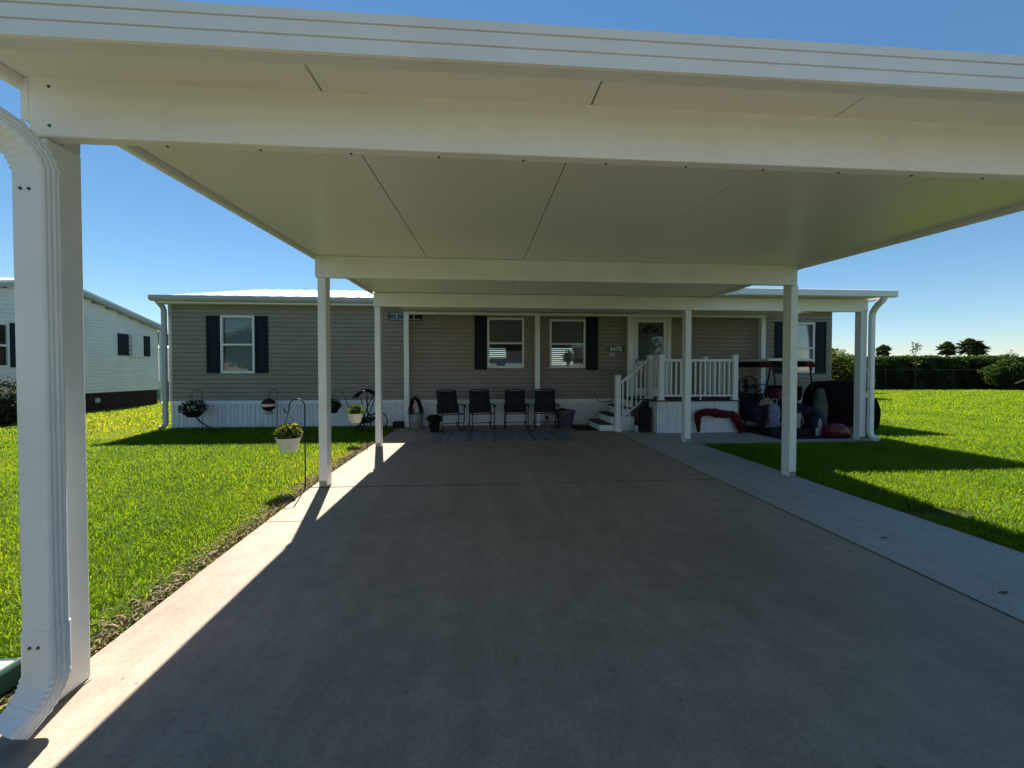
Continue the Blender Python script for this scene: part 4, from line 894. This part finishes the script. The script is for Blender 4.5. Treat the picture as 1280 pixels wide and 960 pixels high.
# long hedge at the back of the right-hand lawn
hg = thing('hedge', (36, 30.4, 0), 'long tall clipped hedge closing the far side of the lawn', 'hedge')
hx0, hx1, hy, hz = 12.0, 78.0, 29.6, 2.72
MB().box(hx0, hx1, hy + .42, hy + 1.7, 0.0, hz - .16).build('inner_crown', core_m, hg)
nF, nT = 60000, 22000
x = rng.uniform(hx0, hx1, nF); z = rng.uniform(.02, hz, nF); lump = .22 * np.sin(x * 1.9 + z * 2.1) + .18 * np.sin(x * .73 - z * 3.3 + 1) + .12 * np.sin(x * 4.1 + z * 1.3)
Pf = np.stack([x, hy + .12 + lump + rng.exponential(.14, nF), z], 1)
x = rng.uniform(hx0, hx1, nT); Pt = np.stack([x, rng.uniform(hy + .1, hy + 1.7, nT), hz - .08 + .07 * np.sin(x * 2.7) + .06 * np.sin(x * .9) + rng.normal(0, .06, nT)], 1)
leaves('crown', np.vstack([Pf, Pt]), .17, hedge_m, hg, 'stuff', tint0=-.08)
for k, (x, h, lab) in enumerate(((35.6, 3.9, 'spindly pale sapling poking above the hedge beside a round palm'), (46.8, 3.6, 'spindly sapling poking above the hedge by the bushy shrub'))):
    t = thing('sapling', (x, hy - .2, 0), lab, 'tree'); MB().tube([(x, hy - .2, -.05), (x + .05, hy - .2, h * .6), (x - .05, hy - .2, h)], [.03, .02, .008], 6).build('trunk', trunk_m, t, smooth=True)
    P = []; 
    for q_ in range(130): zz = rng.uniform(1.2, h); P.append((x + rng.normal(0, .30 * (1.15 - (zz / h) * .7)), hy - .2 + rng.normal(0, .2), zz))
    leaves('crown', np.array(P), .22, shrub_m, t, 'stuff', tint0=.1)
for c, r, n, lab in (((19.6, 20.5, 1.25), (1.7, 1.3, 1.35), 9000, 'loose light-green shrub behind the house corner and covered grill'),
                     ((24.8, 25.0, 1.15), (1.7, 1.4, 1.25), 7000, 'loose light-green shrub in front of the hedge near the porch corner'),
                     ((42.6, 28.3, 1.25), (2.0, .9, 1.35), 8000, 'pale bushy shrub overlapping the hedge at a leaning fence branch'),
                     ((46.6, 28.0, 1.45), (2.6, 1.0, 1.65), 9000, 'tallest bushy shrub in front of the far hedge end')):
    shrub(c, r, n, .17, shrub_m if c[0] < 40 else hedge_m, lab, 'loose shrubs along the hedge')
lb = MB().tube([(40.5, 26.6, .55), (42.2, 26.4, 1.25), (43.5, 26.4, 1.45)], [.03, .045, .05], 6); lb.tube([(41.5, 26.4, .3), (43.5, 26.3, .55)], [.03, .04], 6)
tag(lb.build('dead_branch', trunk_m, None, smooth=True), 'bare pale dead branch lying against the bushy shrub by the hedge', 'branch')
# chain link fence in front of hedge
fence_m = mat('weathered_fence', (.030, .030, .028), .6, .2, 4, spec=.1)
fc = thing('chain_link_fence', (34, 28.7, 0), 'thin grey chain link fence running in front of the hedge', 'fence')
fy_ = 28.75; fz2 = 1.62
MB().tube([(14, fy_, fz2), (64, fy_, fz2)], .018, 6).build('top_rail', fence_m, fc, smooth=True)
for x in np.arange(14.4, 64, 5.95): MB().tube([(x, fy_, -.05), (x, fy_, fz2 + .05)], .034, 8).build('post', fence_m, fc, smooth=True)
wv = []; wf = []
for s in (-1, 1):
    for x in np.arange(13, 65, .22):
        a = len(wv); x2 = x + s * 1.58
        wv += [(x - .003, fy_, .02), (x + .003, fy_ + .003, .02), (x2 + .003, fy_ + .003, 1.6), (x2 - .003, fy_, 1.6)]; wf.append((a, a + 1, a + 2, a + 3))
rawmesh('wire_mesh', np.array(wv), np.array(wf), fence_m, fc, kind='stuff')
# palms beyond the hedge
def palm(x, y, h, r, lab, nf=95):
    t = thing('palm_tree', (x, y, 0), lab, 'palm tree', 'palms beyond the hedge')
    MB().tube([(x, y, -.1), (x + .05, y, h * .5), (x, y, h)], [.24, .18, .20], 10).build('trunk', trunk_m, t, smooth=True)
    V = []; F = []
    for k in range(nf):
        az = rng.uniform(0, 2 * math.pi); el = math.asin(rng.uniform(-.75, 1.0)); ln_ = r * rng.uniform(.40, .72)
        d = Vector((math.cos(az) * math.cos(el), math.sin(az) * math.cos(el), math.sin(el))); b = Vector((x, y, h)) + d * ln_
        sdv = d.cross(Vector((0, 0, 1))).normalized(); upv = sdv.cross(d)
        a = len(V); q_ = Vector((x, y, h)); V += [q_ - sdv * .03, q_ + sdv * .03, b]; F.append((a, a + 1, a + 2))
        for j in range(13):
            th = (j - 6) / 6 * 1.9; dl = d * math.cos(th) + sdv * math.sin(th); L = r * rng.uniform(.38, .52) * (1 - .15 * abs(th) / 1.9); tip = b + dl * L + Vector((0, 0, -.22 * L)) ; pr_ = (upv * .3 + sdv * math.cos(th) - d * math.sin(th)).normalized() * .07
            a = len(V); m_ = b + dl * L * .5; V += [b, m_ + pr_, tip]; F.append((a, a + 1, a + 2)); a = len(V); V += [b, tip, m_ - pr_]; F.append((a, a + 1, a + 2))
    V = np.array([tuple(p) for p in V]); rawmesh('crown', V, np.array(F), palm_m, t, np.repeat(np.clip(rng.normal(.45, .2, len(F)), 0, 1), 3), 'stuff')
palm(66.8, 60, 4.9, 1.15, 'small round palm beyond the hedge, nearest the porch corner post')
palm(78.4, 60, 5.2, 1.4, 'round-headed palm beyond the hedge beside the widest palm')
palm(82.6, 60, 5.55, 1.7, 'broad palm beyond the hedge forming half of the widest palm clump')
palm(85.4, 61, 5.35, 1.55, 'shorter palm beyond the hedge on the far side of the widest palm clump')
palm(57.0, 60, 4.4, 1.1, 'palm crown just showing above the hedge next to the house corner')
palm(-24.5, 31, 3.7, 1.0, 'dark palm behind the white outbuilding in the gap between houses')

# lawn blades -------------------------------------------------------
cy_, sy_ = math.cos(R(4.05)), math.sin(R(4.05))
def inview(x, y):
    w = y * cy_ + x * sy_; u = x * cy_ - y * sy_
    return (w > .15) & (np.abs(u) < w * 1.45 + .8)
def blocked(x, y):
    b = (x > np.interp(y, [-3, 2, 3, 5.4, 8, 11], [-1.93, -2.05, -2.13, -2.26, -2.29, -2.30]) - .015) & (x < 4.45) & (y < 10.7)
    b |= (x > 4) & (x < 8.57) & (y > 7.6) & (y < 10.7)
    b |= (x > -8.26) & (x < 10.24) & (y > 10.66) & (y < 18.95)
    b |= (x < -14.7) & (y > 10.0) & (y < 18.5)
    b |= (x > -2.82) & (x < -2.20) & (y > 1.60) & (y < 2.14)
    b |= (x > 8.4) & (x < 9.75) & (y > 8.7) & (y < 9.6)
    return b
VV = []; FF = []; TT = []; base = 0
def sow(x0, x1, y0, y1, dens, h, w, thin=0):
    global base
    n = int((x1 - x0) * (y1 - y0) * dens); x = rng.uniform(x0, x1, n); y = rng.uniform(y0, y1, n)
    k = inview(x, y) & ~blocked(x, y)
    x, y = x[k], y[k]
    # bare thatchy margin along the driveway edge
    ed = np.interp(y, [-3, 2, 3, 5.4, 8, 11], [-1.93, -2.05, -2.13, -2.26, -2.29, -2.30]) - x
    keep = ~((ed > 0) & (ed < .16) & (rng.uniform(size=len(x)) > .35 + ed * 3)); x, y, ed = x[keep], y[keep], ed[keep]
    bare = ((x - 4.85) / .55) ** 2 + ((y - 3.75) / .18) ** 2 < rng.uniform(.3, 1.6, len(x)); bare |= ((x - 6.8) / .5) ** 2 + ((y - 4.15) / .16) ** 2 < rng.uniform(.3, 1.6, len(x)); x, y, ed = x[~bare], y[~bare], ed[~bare]
    n = len(x); a = rng.uniform(0, 2 * np.pi, n); hh = h * rng.uniform(.55, 1.25, n); ln = hh * rng.uniform(.3, 1.5, n); aw = a + np.pi / 2 + rng.normal(0, .3, n)
    ww = w * rng.uniform(.6, 1.3, n); hh = np.where((ed > 0) & (ed < .3), hh * .6, hh)
    bx, by = np.cos(aw) * ww / 2, np.sin(aw) * ww / 2; z0 = -.03
    p0 = np.stack([x - bx, y - by, np.full(n, z0)], 1); p1 = np.stack([x + bx, y + by, np.full(n, z0)], 1)
    mx, my = x + np.cos(a) * ln * .35, y + np.sin(a) * ln * .35
    p2 = np.stack([mx + bx * .8, my + by * .8, z0 + hh * .65], 1); p3 = np.stack([mx - bx * .8, my - by * .8, z0 + hh * .65], 1)
    p4 = np.stack([x + np.cos(a) * ln, y + np.sin(a) * ln, z0 + hh * rng.uniform(.75, 1.0, n)], 1)
    V = np.stack([p0, p1, p2, p3, p4], 1).reshape(-1, 3); i = base + np.arange(n)[:, None] * 5
    F = np.concatenate([i + np.array([[0, 1, 2]]), i + np.array([[0, 2, 3]]), i + np.array([[3, 2, 4]])], 0)
    t = rng.normal(.47, .12, n) + np.where((ed > 0) & (ed < .45), (.45 - ed) * 1.0 * rng.uniform(0, 1, n), 0) + .16 * np.exp(-((x + 2.6) / .5) ** 2 - ((y - 7) / 1.2) ** 2) + np.where((x < -8) & (y > 9), .17, 0) + np.where(rng.uniform(size=n) < .012, .4, 0)
    VV.append(V); FF.append(F); TT.append(np.repeat(np.clip(t, 0, 1), 5)); base += n * 5
sow(-6, -1.9, .4, 5, 4800, .070, .0062)
sow(-9, -2.2, 5, 10.7, 2600, .072, .0078)
sow(-15, -6, 1.5, 10, 1000, .074, .011)
sow(-15, -8.2, 10, 21, 520, .088, .017)
sow(-26, -14, 18.4, 26, 120, .09, .03)
sow(4.43, 9, .8, 7.7, 3000, .070, .0075)
sow(9, 15, 2, 12, 1300, .072, .010)
sow(15, 24, 4, 14, 380, .085, .018)
sow(10, 27, 12, 29.4, 260, .085, .024)
sow(24, 46, 9, 29.4, 170, .085, .030)
sow(8.5, 9, 7.5, 10.7, 1500, .085, .010)
lawn = rawmesh('grass', np.vstack(VV), np.vstack(FF), grass_m, None, np.concatenate(TT), 'stuff')
lawn['label'] = 'green lawn grass on both sides of the driveway'; lawn['category'] = 'grass'
# dead clippings along the slab edge
n = 5200; y = rng.uniform(.8, 8.2, n); x = np.interp(y, [-3, 2, 3, 5.4, 8, 11], [-1.93, -2.05, -2.13, -2.26, -2.29, -2.30]) - np.abs(rng.normal(.02, .09, n)) - .012
k = ~((x > -2.82) & (x < -2.2) & (y > 1.58) & (y < 2.14)); x, y = x[k], y[k]
th = leaves('thatch', np.stack([x, y, rng.uniform(-.02, .025, len(x))], 1), .045, thatch_m, None, 'stuff', flat=.7, aspect=.22)
th['label'] = 'brown dead clippings along the driveway edge'; th['category'] = 'clippings'

# ------------------------------------------------------------------ the street side behind the camera (seen only as reflections)
rd = MB().box(-80, 80, -17.5, -11.0, -.06, -.012).build('road', mat('asphalt', (.055, .055, .057), .85, .15, 3, .4, 120, spec=.2), None); rd['kind'] = 'structure'
for k, (x, lab) in enumerate(((-17, 'pale house across the road, to the west of the driveway'), (8, 'pale house across the road facing the driveway'))):
    e = thing('opposite_house', (x, -30, 0), lab, 'house', 'houses across the road')
    MB().box(x - 9, x + 9, -34, -26, 0, 3.1).build('wall', nb_siding if k else taupe, e)
    MB().prism([(-34.4, 3.1), (-25.6, 3.1), (-30, 4.7)], 'x', x - 9.4, x + 9.4).build('roof', mat('shingle', (.10, .095, .09), .9, .2, 6, spec=.1), e)
    for wx in (-6, -1.5, 5): MB().box(x + wx - .5, x + wx + .5, -25.99, -25.95, 1.3, 2.6).build('window', dark_glass, e)
    MB().box(x + 2, x + 3, -25.99, -25.94, .1, 2.2).build('door', door_m, e)
for k, (x, y, h, lab) in enumerate(((-4.5, -33, 7.5, 'round shade tree between the houses across the road'), (20.5, -31, 8.0, 'broad shade tree beside the pale house across the road'), (-30, -30, 7.0, 'shade tree at the far west end across the road'), (31, -34, 7.5, 'shade tree at the far east end across the road'))):
    t = thing('shade_tree', (x, y, 0), lab, 'tree', 'trees across the road')
    tr = MB().tube([(x, y, -.1), (x + .1, y, h * .3), (x, y, h * .6)], [.3, .22, .12], 8)
    for a in range(5): tr.tube([(x, y, h * .35), (x + 1.3 * math.cos(a * 1.26), y + 1.3 * math.sin(a * 1.26), h * .6)], [.12, .05], 6)
    tr.build('trunk', trunk_m, t, smooth=True)
    leaves('crown', shell_points((x, y, h * .62), (3.8, 3.2, h * .38), 5000, .35, .35), .38, hedge_m, t, 'stuff')
